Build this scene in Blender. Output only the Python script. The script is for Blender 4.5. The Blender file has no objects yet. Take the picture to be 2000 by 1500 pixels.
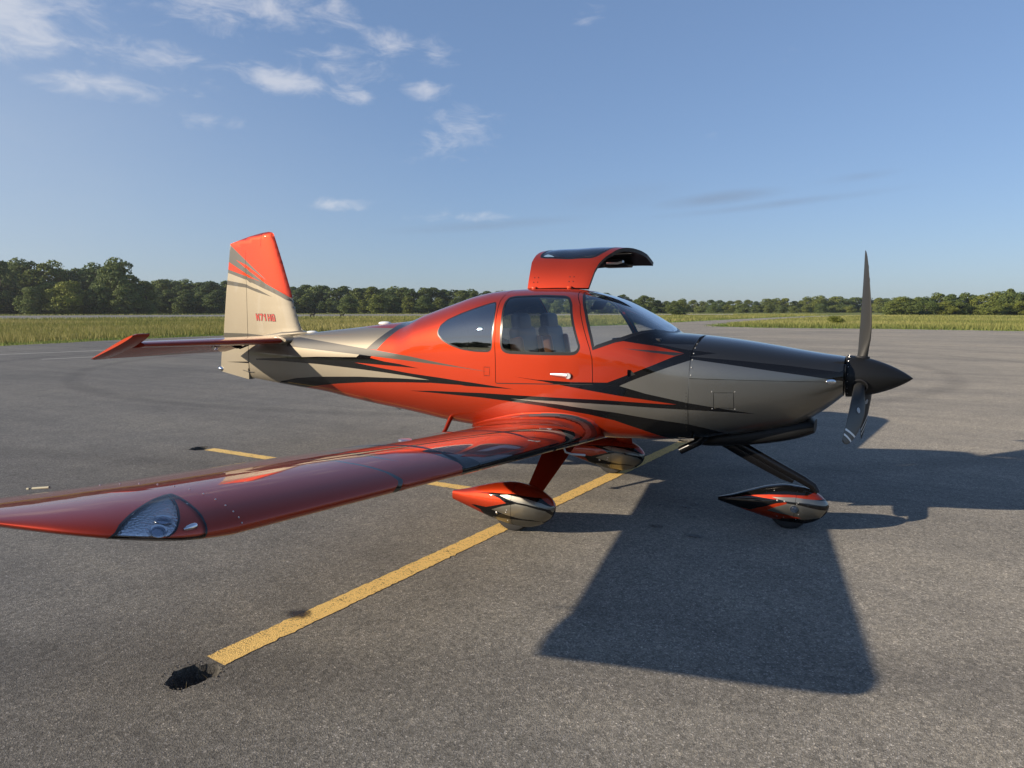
import bpy, bmesh, math, random
import numpy as np
from mathutils import Vector, Matrix
from mathutils.geometry import delaunay_2d_cdt
R = math.radians
scene = bpy.context.scene
col = scene.collection
random.seed(7); rng = np.random.default_rng(7)

# ---------------- camera, sky, sun, exposure ----------------
cam_d = bpy.data.cameras.new('camera'); cam = bpy.data.objects.new('camera', cam_d); col.objects.link(cam)
cam_d.sensor_width = 36.0; cam_d.lens = 36.0 * 1360 / 2000; cam_d.clip_end = 6000; cam_d.clip_start = 0.05
cam.location = (2.559, -5.843, 1.735)
cam.rotation_euler = (R(90 - 6.086), 0, R(118.566 - 90))
scene.camera = cam
SUN_EL, SUN_AZ = R(18.7), R(224.5)          # azimuth of the sun, counter-clockwise from +X
world = bpy.data.worlds.new('World'); scene.world = world; world.use_nodes = True
sd = bpy.data.lights.new('sun', 'SUN'); sun = bpy.data.objects.new('sun', sd); col.objects.link(sun)
sd.energy = 3.6; sd.angle = R(0.55); sd.color = (1.0, 0.86, 0.68)
sdir = Vector((math.cos(SUN_AZ)*math.cos(SUN_EL), math.sin(SUN_AZ)*math.cos(SUN_EL), math.sin(SUN_EL)))
sun.rotation_euler = sdir.to_track_quat('Z', 'Y').to_euler(); sun.location = sdir * 50
scene.view_settings.view_transform = 'Standard'; scene.view_settings.look = 'None'
scene.view_settings.exposure = 1.0; scene.view_settings.gamma = 1.0; scene.view_settings.use_curve_mapping = False
scene.cycles.max_bounces = 8; scene.cycles.transparent_max_bounces = 16
scene.cycles.caustics_reflective = False; scene.cycles.caustics_refractive = False
try: scene.cycles.sample_clamp_indirect = 6.0
except Exception: pass

def build_sky():
    nt = world.node_tree; nt.nodes.clear(); N = nt.nodes.new; L = nt.links.new
    out = N('ShaderNodeOutputWorld'); bg = N('ShaderNodeBackground'); L(bg.outputs[0], out.inputs[0])
    sky = N('ShaderNodeTexSky'); sky.sky_type = 'NISHITA'; sky.sun_disc = False
    sky.sun_elevation = SUN_EL; sky.sun_rotation = math.pi/2 - SUN_AZ
    sky.air_density = 1.0; sky.dust_density = .45; sky.ozone_density = 2.5; sky.altitude = 20
    bg.inputs[1].default_value = 0.131
    gm = N('ShaderNodeGamma'); gm.inputs[1].default_value = 0.58; L(sky.outputs[0], gm.inputs[0])       # milder horizon, as in thin summer haze
    gr = N('ShaderNodeMix'); gr.data_type = 'RGBA'; gr.blend_type = 'MULTIPLY'; gr.inputs['Factor'].default_value = 1.0
    L(gm.outputs[0], gr.inputs['A']); gr.inputs['B'].default_value = (.635, .765, 1.01, 1); SKY = gr.outputs['Result']
    tc = N('ShaderNodeTexCoord')
    sep = N('ShaderNodeSeparateXYZ'); L(tc.outputs['Generated'], sep.inputs[0])
    def M(op, a, b=None, c=None):
        n = N('ShaderNodeMath'); n.operation = op
        for i, v in enumerate((a, b, c)):
            if v is None: continue
            if isinstance(v, (int, float)): n.inputs[i].default_value = v
            else: L(v, n.inputs[i])
        return n.outputs[0]
    az = M('ARCTAN2', sep.outputs[1], sep.outputs[0]); el = M('ARCSINE', sep.outputs[2])
    # wisps: noise on a flat layer seen in perspective
    den = M('ADD', M('MAXIMUM', sep.outputs[2], 0.0), 0.10)
    cx = M('DIVIDE', sep.outputs[0], den); cy = M('DIVIDE', sep.outputs[1], den)
    comb = N('ShaderNodeCombineXYZ'); L(cx, comb.inputs[0]); L(cy, comb.inputs[1])
    def noise(vec, scale, detail, rough, dist=0.0, off=(0,0,0)):
        mp = N('ShaderNodeMapping'); mp.inputs['Location'].default_value = off; L(vec, mp.inputs[0])
        n = N('ShaderNodeTexNoise'); n.inputs['Scale'].default_value = scale; n.inputs['Detail'].default_value = detail
        n.inputs['Roughness'].default_value = rough; n.inputs['Distortion'].default_value = dist
        L(mp.outputs[0], n.inputs['Vector']); return n.outputs['Fac']
    fine = noise(comb.outputs[0], 3.0, 10, 0.60, 0.5, (3.1, 1.7, 0))
    big = noise(comb.outputs[0], 0.75, 4, 0.55, 0.2, (0.4, 5.2, 0))
    # cloud banks (azimuth, elevation, half-width, half-height, strength), azimuth ccw from +X
    banks = [(2.69,.335,.17,.085,1.0),(2.60,.262,.11,.024,.9),(2.66,.300,.15,.045,.85),(2.53,.305,.09,.045,.66),(2.40,.372,.20,.040,.92),(2.50,.35,.16,.05,.55),(2.30,.31,.15,.055,.56),
             (2.37,.292,.085,.028,.95),(2.47,.275,.05,.018,.6),(2.285,.283,.055,.020,.85),(2.19,.290,.060,.022,.9),(2.17,.334,.045,.018,.65),
             (2.15,.242,.10,.050,.80),(2.46,.236,.075,.020,.7),(2.30,.142,.070,.014,.85),(2.15,.130,.12,.014,.68),(2.23,.345,.10,.035,.55),
             (1.97,.374,.045,.02,.4),(2.02,.262,.05,.022,.35),(3.05,.30,.20,.10,.8),(3.5,.24,.34,.08,.9),(4.0,.16,.40,.06,.95),(4.1,.34,.40,.08,.8),(4.7,.26,.40,.08,.85),(5.4,.35,.4,.08,.6),(4.5,.55,.5,.10,.6)]
    mask = None
    azp = M('WRAP', az, 6.283185, 0.0)
    for a, e, w, h, s in banks:
        dx = M('DIVIDE', M('SUBTRACT', azp, a), w); dy = M('DIVIDE', M('SUBTRACT', el, e), h)
        r = M('SQRT', M('ADD', M('MULTIPLY', dx, dx), M('MULTIPLY', dy, dy)))
        mr = N('ShaderNodeMapRange'); mr.interpolation_type = 'SMOOTHSTEP'; L(r, mr.inputs[0])
        mr.inputs[1].default_value = 0.0; mr.inputs[2].default_value = 1.25; mr.inputs[3].default_value = s; mr.inputs[4].default_value = 0.0
        mask = mr.outputs[0] if mask is None else M('MAXIMUM', mask, mr.outputs[0])
    ae = N('ShaderNodeCombineXYZ'); L(azp, ae.inputs[0]); L(M('MULTIPLY', el, 2.3), ae.inputs[1])
    puff = noise(ae.outputs[0], 17.0, 10, 0.64, 0.6, (1.3, 0.4, 0)); wisp = noise(ae.outputs[0], 5.5, 6, 0.6, 0.8, (4.2, 2.4, 0))
    d = M('ADD', M('MULTIPLY', mask, 0.66), M('MULTIPLY', M('SUBTRACT', puff, 0.5), 1.15))
    d = M('ADD', d, M('MULTIPLY', M('SUBTRACT', wisp, 0.5), 0.75)); d = M('ADD', d, M('MULTIPLY', M('SUBTRACT', fine, 0.5), 0.35)); d = M('SUBTRACT', d, 0.205)
    mr = N('ShaderNodeMapRange'); mr.interpolation_type = 'SMOOTHSTEP'; L(d, mr.inputs[0])
    mr.inputs[1].default_value = 0.0; mr.inputs[2].default_value = 0.62; mr.inputs[3].default_value = 0.0; mr.inputs[4].default_value = 0.80
    # cloud light: sky colour lifted towards a warm white
    mixc = N('ShaderNodeMix'); mixc.data_type = 'RGBA'; mixc.blend_type = 'MIX'
    mixc.inputs['Factor'].default_value = 0.62; L(SKY, mixc.inputs['A']); mixc.inputs['B'].default_value = (3.5, 3.4, 3.4, 1)
    mix = N('ShaderNodeMix'); mix.data_type = 'RGBA'; L(mr.outputs[0], mix.inputs['Factor'])
    L(SKY, mix.inputs['A']); L(mixc.outputs['Result'], mix.inputs['B'])
    # thin milky veil over the sunward side of the sky
    vx = M('DIVIDE', M('SUBTRACT', azp, 3.3), 1.25); vy = M('DIVIDE', M('SUBTRACT', el, .12), .42); vr = M('SQRT', M('ADD', M('MULTIPLY', vx, vx), M('MULTIPLY', vy, vy)))
    vm = N('ShaderNodeMapRange'); vm.interpolation_type = 'SMOOTHSTEP'; L(vr, vm.inputs[0]); vm.inputs[1].default_value = 0; vm.inputs[2].default_value = 1; vm.inputs[3].default_value = .55; vm.inputs[4].default_value = 0
    veil = N('ShaderNodeMix'); veil.data_type = 'RGBA'; L(M('MULTIPLY', vm.outputs[0], M('ADD', M('MULTIPLY', wisp, .6), .7)), veil.inputs['Factor']); L(mix.outputs['Result'], veil.inputs['A']); veil.inputs['B'].default_value = (2.3, 2.45, 2.55, 1)
    mix = veil
    # thin grey streaks low in the sky
    st = None
    for a, e, w, h, s in ((1.79,.148,.085,.010,.9),(1.72,.137,.16,.006,.5),(2.10,.118,.15,.008,.5),(1.62,.165,.05,.006,.4),(1.92,.155,.10,.02,.25)):
        dy0 = M('SUBTRACT', M('SUBTRACT', el, e), M('MULTIPLY', M('SUBTRACT', azp, a), -.07))
        dx = M('DIVIDE', M('SUBTRACT', azp, a), w); dy = M('DIVIDE', dy0, h); r = M('SQRT', M('ADD', M('MULTIPLY', dx, dx), M('MULTIPLY', dy, dy)))
        q = N('ShaderNodeMapRange'); q.interpolation_type = 'SMOOTHSTEP'; L(r, q.inputs[0]); q.inputs[1].default_value = 0; q.inputs[2].default_value = 1.3; q.inputs[3].default_value = s; q.inputs[4].default_value = 0
        st = q.outputs[0] if st is None else M('MAXIMUM', st, q.outputs[0])
    fs = M('MULTIPLY', M('MULTIPLY', st, fine), 1.05)
    dk = N('ShaderNodeMix'); dk.data_type = 'RGBA'; L(fs, dk.inputs['Factor']); L(mix.outputs['Result'], dk.inputs['A']); dk.inputs['B'].default_value = (.9, 1.15, 1.55, 1)
    L(dk.outputs['Result'], bg.inputs[0])
build_sky()

# ---------------- helpers ----------------
def tag(o, label=None, cat=None, group=None, kind=None):
    for k, v in (('label', label), ('category', cat), ('group', group), ('kind', kind)):
        if v: o[k] = v
    return o
def empty(name, loc=(0, 0, 0), parent=None):
    o = bpy.data.objects.new(name, None); col.objects.link(o); o.location = loc; o.empty_display_size = .2
    if parent: o.parent = parent
    return o
def mesh_obj(name, verts, faces, mats, parent=None, midx=None, normals=None, smooth=True):
    me = bpy.data.meshes.new(name)
    me.from_pydata(np.asarray(verts, float).tolist(), [], [tuple(map(int, f)) for f in faces])
    for m in (mats if isinstance(mats, (list, tuple)) else [mats]): me.materials.append(m)
    if midx is not None: me.polygons.foreach_set('material_index', np.asarray(midx, np.int32))
    me.polygons.foreach_set('use_smooth', np.full(len(me.polygons), smooth))
    me.update()
    if normals is not None: me.normals_split_custom_set_from_vertices(np.asarray(normals, float).tolist())
    o = bpy.data.objects.new(name, me); col.objects.link(o)
    if parent: o.parent = parent
    return o
def bm_obj(name, bm, mat, parent=None, smooth=True, angle=40):
    me = bpy.data.meshes.new(name); bm.normal_update(); bm.to_mesh(me); bm.free()
    for m in (mat if isinstance(mat, (list, tuple)) else [mat]): me.materials.append(m)
    me.polygons.foreach_set('use_smooth', np.full(len(me.polygons), smooth))
    if smooth: me.set_sharp_from_angle(angle=R(angle))
    o = bpy.data.objects.new(name, me); col.objects.link(o)
    if parent: o.parent = parent
    return o
def bm_box(bm, c, d, rot=None, bevel=0.0, seg=2):
    m = Matrix.Translation(c) @ (rot.to_4x4() if rot is not None else Matrix()) @ Matrix.Diagonal((d[0], d[1], d[2], 1))
    r = bmesh.ops.create_cube(bm, size=1.0, matrix=m)
    if bevel > 0:
        es = list({e for v in r['verts'] for e in v.link_edges})
        bmesh.ops.bevel(bm, geom=es, offset=bevel, segments=seg, profile=.5, affect='EDGES')
def bm_tube(bm, pts, rad, n=10, cap=True, flat=None):
    """rings along pts; rad float or list; flat=(a,b) scales ring axes"""
    pts = [Vector(p) for p in pts]; k = len(pts)
    if isinstance(rad, (int, float)): rad = [rad]*k
    rings = []; up = Vector((0, 0, 1))
    for i, p in enumerate(pts):
        t = (pts[min(i+1, k-1)] - pts[max(i-1, 0)]).normalized()
        a = t.cross(up)
        if a.length < 1e-3: a = t.cross(Vector((1, 0, 0)))
        a.normalize(); b = a.cross(t).normalized()
        fa, fb = flat if flat else (1, 1)
        rings.append([bm.verts.new(p + a*(math.cos(2*math.pi*j/n)*rad[i]*fa) + b*(math.sin(2*math.pi*j/n)*rad[i]*fb)) for j in range(n)])
    for i in range(k-1):
        for j in range(n):
            bm.faces.new((rings[i][j], rings[i][(j+1) % n], rings[i+1][(j+1) % n], rings[i+1][j]))
    if cap:
        bm.faces.new(rings[0][::-1]); bm.faces.new(rings[-1])
def bm_lathe(bm, prof, n=40, origin=(0, 0, 0), axis='x'):
    """prof: list of (along, radius)"""
    o = Vector(origin); rings = []
    for a, r in prof:
        ring = []
        for j in range(n):
            t = 2*math.pi*j/n; c, s = math.cos(t)*r, math.sin(t)*r
            v = {'x': (a, c, s), 'y': (c, a, s), 'z': (c, s, a)}[axis]
            ring.append(bm.verts.new(o + Vector(v)))
        rings.append(ring)
    for i in range(len(prof)-1):
        for j in range(n):
            bm.faces.new((rings[i][j], rings[i+1][j], rings[i+1][(j+1) % n], rings[i][(j+1) % n]))
    bm.faces.new(rings[0]); bm.faces.new(rings[-1][::-1])
    bmesh.ops.recalc_face_normals(bm, faces=bm.faces)

# ---------------- materials ----------------
def new_mat(name):
    m = bpy.data.materials.new(name); m.use_nodes = True
    b = m.node_tree.nodes['Principled BSDF']; return m, m.node_tree, b
def plain(name, c, rough=.5, metal=0.0, coat=0.0, spec=.5, crough=.03):
    m, nt, b = new_mat(name)
    b.inputs['Base Color'].default_value = (*c, 1); b.inputs['Roughness'].default_value = rough; b.inputs['Metallic'].default_value = metal
    b.inputs['Coat Weight'].default_value = coat; b.inputs['Coat Roughness'].default_value = crough; b.inputs['Specular IOR Level'].default_value = spec
    return m
def paint(name, c, c2, metal, rough, coat=1.0, crough=.02):
    """metallic automotive paint: flake sparkle, faint orange peel, thin film of dust"""
    m, nt, b = new_mat(name); N = nt.nodes.new; L = nt.links.new
    tc = N('ShaderNodeTexCoord')
    n1 = N('ShaderNodeTexNoise'); n1.inputs['Scale'].default_value = 1.9; n1.inputs['Detail'].default_value = 5; L(tc.outputs['Object'], n1.inputs['Vector'])
    mx = N('ShaderNodeMix'); mx.data_type = 'RGBA'; mx.inputs['A'].default_value = (*c, 1); mx.inputs['B'].default_value = (*c2, 1)
    L(n1.outputs['Fac'], mx.inputs['Factor']); L(mx.outputs['Result'], b.inputs['Base Color'])
    b.inputs['Metallic'].default_value = metal; b.inputs['Roughness'].default_value = rough
    b.inputs['Coat Weight'].default_value = coat; b.inputs['Coat Roughness'].default_value = crough; b.inputs['Coat IOR'].default_value = 1.45; b.inputs['Specular IOR Level'].default_value = .06
    fl = N('ShaderNodeTexVoronoi'); fl.inputs['Scale'].default_value = 900; L(tc.outputs['Object'], fl.inputs['Vector'])
    bp = N('ShaderNodeBump'); bp.inputs['Strength'].default_value = .035; bp.inputs['Distance'].default_value = .001
    L(fl.outputs['Distance'], bp.inputs['Height']); L(bp.outputs[0], b.inputs['Normal'])
    op = N('ShaderNodeTexNoise'); op.inputs['Scale'].default_value = 6; op.inputs['Detail'].default_value = 3; L(tc.outputs['Object'], op.inputs['Vector'])
    bc = N('ShaderNodeBump'); bc.inputs['Strength'].default_value = .05; bc.inputs['Distance'].default_value = .004
    L(op.outputs['Fac'], bc.inputs['Height']); L(bc.outputs[0], b.inputs['Coat Normal'])
    return m
def glass(name, tint, ior=1.5, rough=0.0, refl=1.75):
    m = bpy.data.materials.new(name); m.use_nodes = True; nt = m.node_tree; nt.nodes.clear(); N = nt.nodes.new; L = nt.links.new
    out = N('ShaderNodeOutputMaterial'); tr = N('ShaderNodeBsdfTransparent'); tr.inputs[0].default_value = (*tint, 1)
    gl = N('ShaderNodeBsdfGlossy'); gl.inputs['Roughness'].default_value = rough; gl.inputs[0].default_value = (.95, .95, .95, 1)
    fr = N('ShaderNodeFresnel'); fr.inputs[0].default_value = ior
    ml = N('ShaderNodeMath'); ml.operation = 'MULTIPLY'; ml.inputs[1].default_value = refl; ml.use_clamp = True
    mx = N('ShaderNodeMixShader'); L(fr.outputs[0], ml.inputs[0]); L(ml.outputs[0], mx.inputs[0]); L(tr.outputs[0], mx.inputs[1]); L(gl.outputs[0], mx.inputs[2]); L(mx.outputs[0], out.inputs[0])
    return m
RED = paint('paint_red', (.305, .0250, .0046), (.335, .028, .005), .62, .50)
TAN = paint('paint_tan', (.212, .187, .142), (.232, .205, .156), .62, .50)
CHAR = paint('paint_charcoal', (.055, .052, .046), (.064, .060, .053), .92, .46)
BLK = paint('paint_black', (.004, .004, .0045), (.005, .005, .005), .0, .6); BLK.node_tree.nodes['Principled BSDF'].inputs['Specular IOR Level'].default_value = 0.0
GRAY = paint('paint_gray', (.205, .197, .170), (.235, .225, .194), .97, .40, 1.0, .05)
SATIN = plain('satin_black', (.010, .0105, .011), .45, 0.0, .10, .22, .3)
GLOSSB = plain('gloss_black', (.005, .005, .0055), .22, 0.0, .0, .35)
BLADE = plain('blade_black', (.028, .028, .027), .5, 0, 0, .3)
COLORS = {'red': 0, 'tan': 1, 'char': 2, 'blk': 3, 'gray': 4}; PAINTS = [RED, TAN, CHAR, BLK, GRAY]
SEAM = plain('seam_dark', (.01, .01, .01), .8)
GLASS = glass('window_glass', (.88, .91, .90), refl=2.1); TINT = glass('tinted_glass', (.30, .33, .34), 1.6, 0.0, 4.0)
CLEAR = glass('lens_clear', (.96, .97, .98), 1.45, 0.0, .85)
RUBBER = plain('rubber', (.018, .018, .018), .75); SEAL = plain('window_seal', (.008, .008, .009), .3)
CHROME = plain('chrome', (.75, .76, .78), .12, 1.0); ALU = plain('aluminium', (.6, .6, .6), .35, 1.0); STEEL = plain('dull_steel', (.30, .30, .29), .5, .8)
WHITE = plain('white_paint', (.75, .75, .72), .4); LINER = plain('cabin_liner', (.035, .037, .042), .85)
LEATHER = plain('leather_grey', (.09, .088, .085), .55); LEATHER2 = plain('leather_tan', (.42, .15, .055), .5)
PLASTIC = plain('plastic_black', (.02, .02, .022), .5); SILVERL = plain('lamp_reflector', (.7, .73, .78), .18, 1.0)

# ---- shared loft maths -------------------------------------------------
def pchip(xs, ys, x):
    xs = np.asarray(xs, float); ys = np.asarray(ys, float); x = np.clip(np.asarray(x, float), xs[0], xs[-1])
    h = np.diff(xs); d = np.diff(ys) / h
    m = np.zeros(len(xs))
    for i in range(1, len(xs) - 1):
        if d[i-1] * d[i] > 0:
            w1 = 2*h[i] + h[i-1]; w2 = h[i] + 2*h[i-1]
            m[i] = (w1 + w2) / (w1/d[i-1] + w2/d[i])
    m[0] = d[0]; m[-1] = d[-1]
    i = np.clip(np.searchsorted(xs, x, side='right') - 1, 0, len(h) - 1)
    t = (x - xs[i]) / h[i]
    return ((2*t**3 - 3*t**2 + 1)*ys[i] + (t**3 - 2*t**2 + t)*h[i]*m[i] + (-2*t**3 + 3*t**2)*ys[i+1] + (t**3 - t**2)*h[i]*m[i+1])

class Loft:
    """stations: rows x, z_top, z_bottom, half_width, z_of_max_width, n_upper, n_lower; s in [-1,1], 0 = top, +-1 = bottom, +s = -y side"""
    K = 161
    def __init__(self, rows, y0=0.0):
        self.r = np.array(sorted(rows), float); self.y0 = y0
        self.x0, self.x1 = self.r[0, 0], self.r[-1, 0]
    def par(self, x):
        return [pchip(self.r[:, 0], self.r[:, k], x) for k in range(1, 7)]
    def table(self, x):
        zt, zb, w, zm, nu, nl = [p[:, None] for p in self.par(np.atleast_1d(x))]
        ph = np.linspace(0, np.pi/2, (self.K + 1)//2)[None]
        s, c = np.sin(ph), np.clip(np.cos(ph), 0, 1)
        yu = w * s**(2/nu); zu = zm + (zt - zm) * c**(2/nu)
        yl = w * c**(2/nl); zl = zm + (zb - zm) * s**(2/nl)
        y = np.concatenate([yu, yl[:, 1:]], 1); z = np.concatenate([zu, zl[:, 1:]], 1)
        L = np.concatenate([np.zeros((len(y), 1)), np.cumsum(np.hypot(np.diff(y), np.diff(z)), 1)], 1)
        return y, z, L / np.maximum(L[:, -1:], 1e-9)
    def point(self, x, s):
        x = np.atleast_1d(np.asarray(x, float)); s = np.atleast_1d(np.asarray(s, float))
        out = np.zeros((len(x), 3)); out[:, 0] = x
        B = 4000
        for a in range(0, len(x), B):
            xx = x[a:a+B]; t = np.clip(np.abs(s[a:a+B]), 0, 1)
            y, z, L = self.table(xx)
            i = np.clip((L <= t[:, None]).sum(1) - 1, 0, L.shape[1] - 2)
            r = np.arange(len(xx)); l0, l1 = L[r, i], L[r, i+1]
            f = (t - l0) / np.maximum(l1 - l0, 1e-12)
            yy = y[r, i] + f*(y[r, i+1] - y[r, i]); zz = z[r, i] + f*(z[r, i+1] - z[r, i])
            out[a:a+B, 1] = self.y0 - np.sign(s[a:a+B]) * yy; out[a:a+B, 2] = zz
        return out
    def normal(self, x, s):
        e = 0.004; g = 0.006
        x = np.asarray(x, float); s = np.asarray(s, float)
        dx = self.point(np.minimum(x+e, self.x1), s) - self.point(np.maximum(x-e, self.x0), s)
        # across the top s changes sign smoothly; at the bottom clamp
        s1 = np.clip(s+g, -1, 1); s0 = np.clip(s-g, -1, 1)
        ds = self.point(x, s1) - self.point(x, s0)
        n = np.cross(dx, ds); n /= np.maximum(np.linalg.norm(n, axis=1), 1e-9)[:, None]
        return -n
    def s_of(self, x, z):
        x = np.atleast_1d(np.asarray(x, float)); z = np.atleast_1d(np.asarray(z, float))
        _, zz, L = self.table(x)
        return np.array([np.interp(-z[i], -zz[i], L[i]) for i in range(len(x))])
    def implicit(self, P):
        P = np.atleast_2d(P)
        zt, zb, w, zm, nu, nl = self.par(P[:, 0])
        dz = P[:, 2] - zm; up = dz > 0
        n = np.where(up, nu, nl); b = np.where(up, zt - zm, zm - zb)
        v = (np.abs(P[:, 1]-self.y0)/w)**n + (np.abs(dz)/b)**n
        v = v**(1/n)
        out = np.maximum(self.x0 - P[:, 0], P[:, 0] - self.x1)
        return np.where(out > 0, 1 + out*3 + 0*v, v)

FUS_ROWS = [
 (-4.205, 1.372, 0.925, 0.035, 1.15, 2.6, 3.0),
 (-3.7, 1.425, 0.882, 0.11, 1.15, 2.5, 3.2),
 (-3.36, 1.46, 0.86, 0.165, 1.16, 2.4, 3.4),
 (-2.95, 1.502, 0.836, 0.228, 1.17, 2.3, 3.6),
 (-2.5, 1.546, 0.788, 0.296, 1.18, 2.3, 3.8),
 (-2.1, 1.59, 0.749, 0.357, 1.19, 2.35, 4.0),
 (-1.74, 1.625, 0.722, 0.415, 1.21, 2.4, 4.2),
 (-1.47, 1.706, 0.697, 0.462, 1.28, 2.65, 4.4),
 (-1.14, 1.805, 0.664, 0.515, 1.31, 2.65, 4.6),
 (-0.875, 1.879, 0.65, 0.549, 1.33, 2.65, 4.8),
 (-0.67, 1.911, 0.644, 0.572, 1.34, 2.65, 5.0),
 (-0.38, 1.925, 0.639, 0.598, 1.34, 2.65, 5.0),
 (-0.1, 1.924, 0.639, 0.614, 1.3, 2.6, 5.0),
 (0.1, 1.915, 0.642, 0.62, 1.3, 2.6, 5.0),
 (0.25, 1.889, 0.647, 0.619, 1.29, 2.6, 5.0),
 (0.435, 1.839, 0.652, 0.611, 1.27, 2.6, 5.0),
 (0.66, 1.733, 0.662, 0.592, 1.23, 2.8, 5.0),
 (0.864, 1.612, 0.669, 0.568, 1.19, 3.0, 4.8),
 (0.97, 1.542, 0.675, 0.553, 1.16, 3.0, 4.6),
 (1.02, 1.539, 0.679, 0.546, 1.15, 2.9, 4.5),
 (1.205, 1.526, 0.694, 0.52, 1.15, 2.7, 4.0),
 (1.45, 1.5, 0.732, 0.478, 1.15, 2.6, 3.2),
 (1.7, 1.465, 0.782, 0.425, 1.165, 2.5, 2.8),
 (1.95, 1.425, 0.845, 0.36, 1.18, 2.5, 2.5),
 (2.12, 1.4, 0.958, 0.305, 1.2, 2.5, 2.4),
 (2.22, 1.388, 1.045, 0.262, 1.22, 2.5, 2.3),
 (2.262, 1.382, 1.085, 0.235, 1.23, 2.4, 2.2),
]
PANT_M = [
 (-.575, .245, .172, .022, .207, 3, 3),
 (-.45, .276, .142, .058, .208, 2.4, 2.6),
 (-.30, .323, .103, .092, .208, 2.2, 2.4),
 (-.15, .362, .068, .115, .206, 2.1, 2.4),
 (0.0, .383, .043, .125, .205, 2.1, 2.5),
 (.12, .374, .040, .122, .205, 2.1, 2.4),
 (.22, .345, .064, .108, .207, 2.1, 2.3),
 (.30, .300, .112, .078, .212, 2.0, 2.1),
 (.34, .262, .158, .045, .218, 2.0, 2.0),
 (.357, .228, .212, .008, .222, 2.0, 2.0),
]
PANT_N = [
 (1.350, .180, .150, .015, .166, 3, 3),
 (1.45, .212, .127, .048, .174, 2.4, 2.5),
 (1.60, .272, .093, .088, .184, 2.2, 2.4),
 (1.75, .325, .064, .114, .192, 2.1, 2.4),
 (1.88, .348, .046, .122, .197, 2.1, 2.4),
 (2.00, .342, .045, .118, .198, 2.1, 2.3),
 (2.09, .312, .072, .100, .200, 2.0, 2.2),
 (2.15, .272, .115, .072, .202, 2.0, 2.1),
 (2.185, .235, .160, .035, .203, 2.0, 2.0),
 (2.197, .210, .196, .008, .203, 2.0, 2.0),
]
FUS_PAINT = [
 ('tan', [(-4.3,3),(-1.93,3),(-4.206,1.549),(-1.849,1.551),(-1.945,1.474),(-2.045,1.4),(-2.121,1.342),(-1.965,1.332),(-2.041,1.27),(-2.297,1.194),(-1.929,1.158),(-1.494,1.125),(-1.237,1.089),(-1.238,1.074),(-1.638,1.065),(-2.24,1.044),(-2.909,1.005),(-3.281,0.966),(-3.603,0.908),(-3.72,0.875),(-3.72,0.5),(-4.3,0.5)]),
 ('char', [(-1.99,3),(-1.62,3),(-1.53,1.626),(-1.74,1.543),(-1.842,1.456),(-1.917,1.384),(-1.966,1.336),(-2.12,1.341),(-2.045,1.4),(-1.945,1.474),(-1.849,1.551),(-1.815,1.605)]),
 ('char', [(-3.276,1.43),(-2.76,1.39),(-2.297,1.354),(-2.121,1.342),(-1.965,1.332),(-1.49,1.291),(-1.093,1.246),(-0.849,1.221),(-0.518,1.19),(-0.849,1.213),(-1.093,1.227),(-1.491,1.247),(-1.928,1.265),(-2.236,1.279),(-2.396,1.285),(-2.904,1.304),(-3.458,1.325),(-3.434,1.417)]),
 ('blk', [(-4.045,1.159),(-3.443,1.199),(-2.895,1.23),(-2.265,1.251),(-2.22,1.281),(-2.041,1.27),(-2.056,1.252),(-1.852,1.225),(-1.634,1.21),(-1.369,1.181),(-1.634,1.185),(-1.928,1.189),(-2.297,1.194),(-1.929,1.16),(-1.494,1.128),(-1.095,1.108),(-0.85,1.092),(-0.721,1.086),(-0.279,1.055),(-0.536,1.053),(-0.792,1.051),(-0.851,1.056),(-1.239,1.053),(-1.238,1.079),(-1.495,1.098),(-1.93,1.119),(-2.394,1.136),(-2.896,1.15),(-3.445,1.153),(-4.046,1.147)]),
 ('blk', [(-3.72,0.875),(-3.593,0.919),(-3.278,0.975),(-2.908,1.011),(-2.24,1.051),(-1.638,1.07),(-1.238,1.079),(-1.239,1.051),(-1.498,1.039),(-2.088,1.003),(-2.575,0.957),(-2.943,0.909),(-3.247,0.858),(-3.15,0.5),(-3.72,0.5)]),
 ('blk', [(-0.278,1.164),(-0.066,1.149),(0.288,1.145),(0.574,1.154),(0.698,1.205),(0.734,1.22),(0.928,1.303),(1.085,1.376),(1.151,1.399),(0.918,1.452),(0.685,1.487),(0.607,1.471),(0.46,1.417),(0.3,3),(2.3,3),(2.3,0.3),(1.32,0.3),(1.034,0.713),(0.842,0.785),(0.631,0.849),(0.418,0.885),(0.005,0.928),(-0.313,0.946),(-0.623,0.958),(-1.166,0.961),(-1.511,0.958),(-1.164,0.98),(-0.621,0.999),(0.007,1.007),(0.55,1.011),(1.025,1.002),(1.118,1.004),(1.025,1.014),(0.676,1.051),(0.288,1.1),(0.008,1.137)]),
 ('char', [(0.903,1.47),(1.036,1.466),(1.2,1.464),(1.3,3),(2.3,3),(2.258,1.293),(2.239,1.282),(1.9,1.322),(1.57,1.351),(1.191,1.376),(1.386,1.403),(1.131,1.43)]),
 ('gray', [(0.672,1.131),(0.785,1.184),(0.883,1.225),(1.049,1.291),(1.207,1.349),(1.23,1.353),(1.462,1.325),(1.688,1.295),(2.065,1.246),(2.221,1.221),(2.3,1.212),(2.3,0.3),(1.75,0.3),(1.668,0.747),(1.502,0.762),(1.355,0.814),(1.211,0.85),(0.887,0.884),(0.634,0.915),(0.149,0.951),(-0.312,0.97),(0.15,0.977),(0.676,0.976),(0.925,0.969),(1.214,0.966),(1.477,0.961),(1.687,0.953),(1.478,0.983),(1.201,1.02),(0.886,1.077)]),
 ('char', [(0.686,1.43),(0.869,1.42),(1.151,1.4),(1.085,1.379),(0.871,1.407)]),
]
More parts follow.
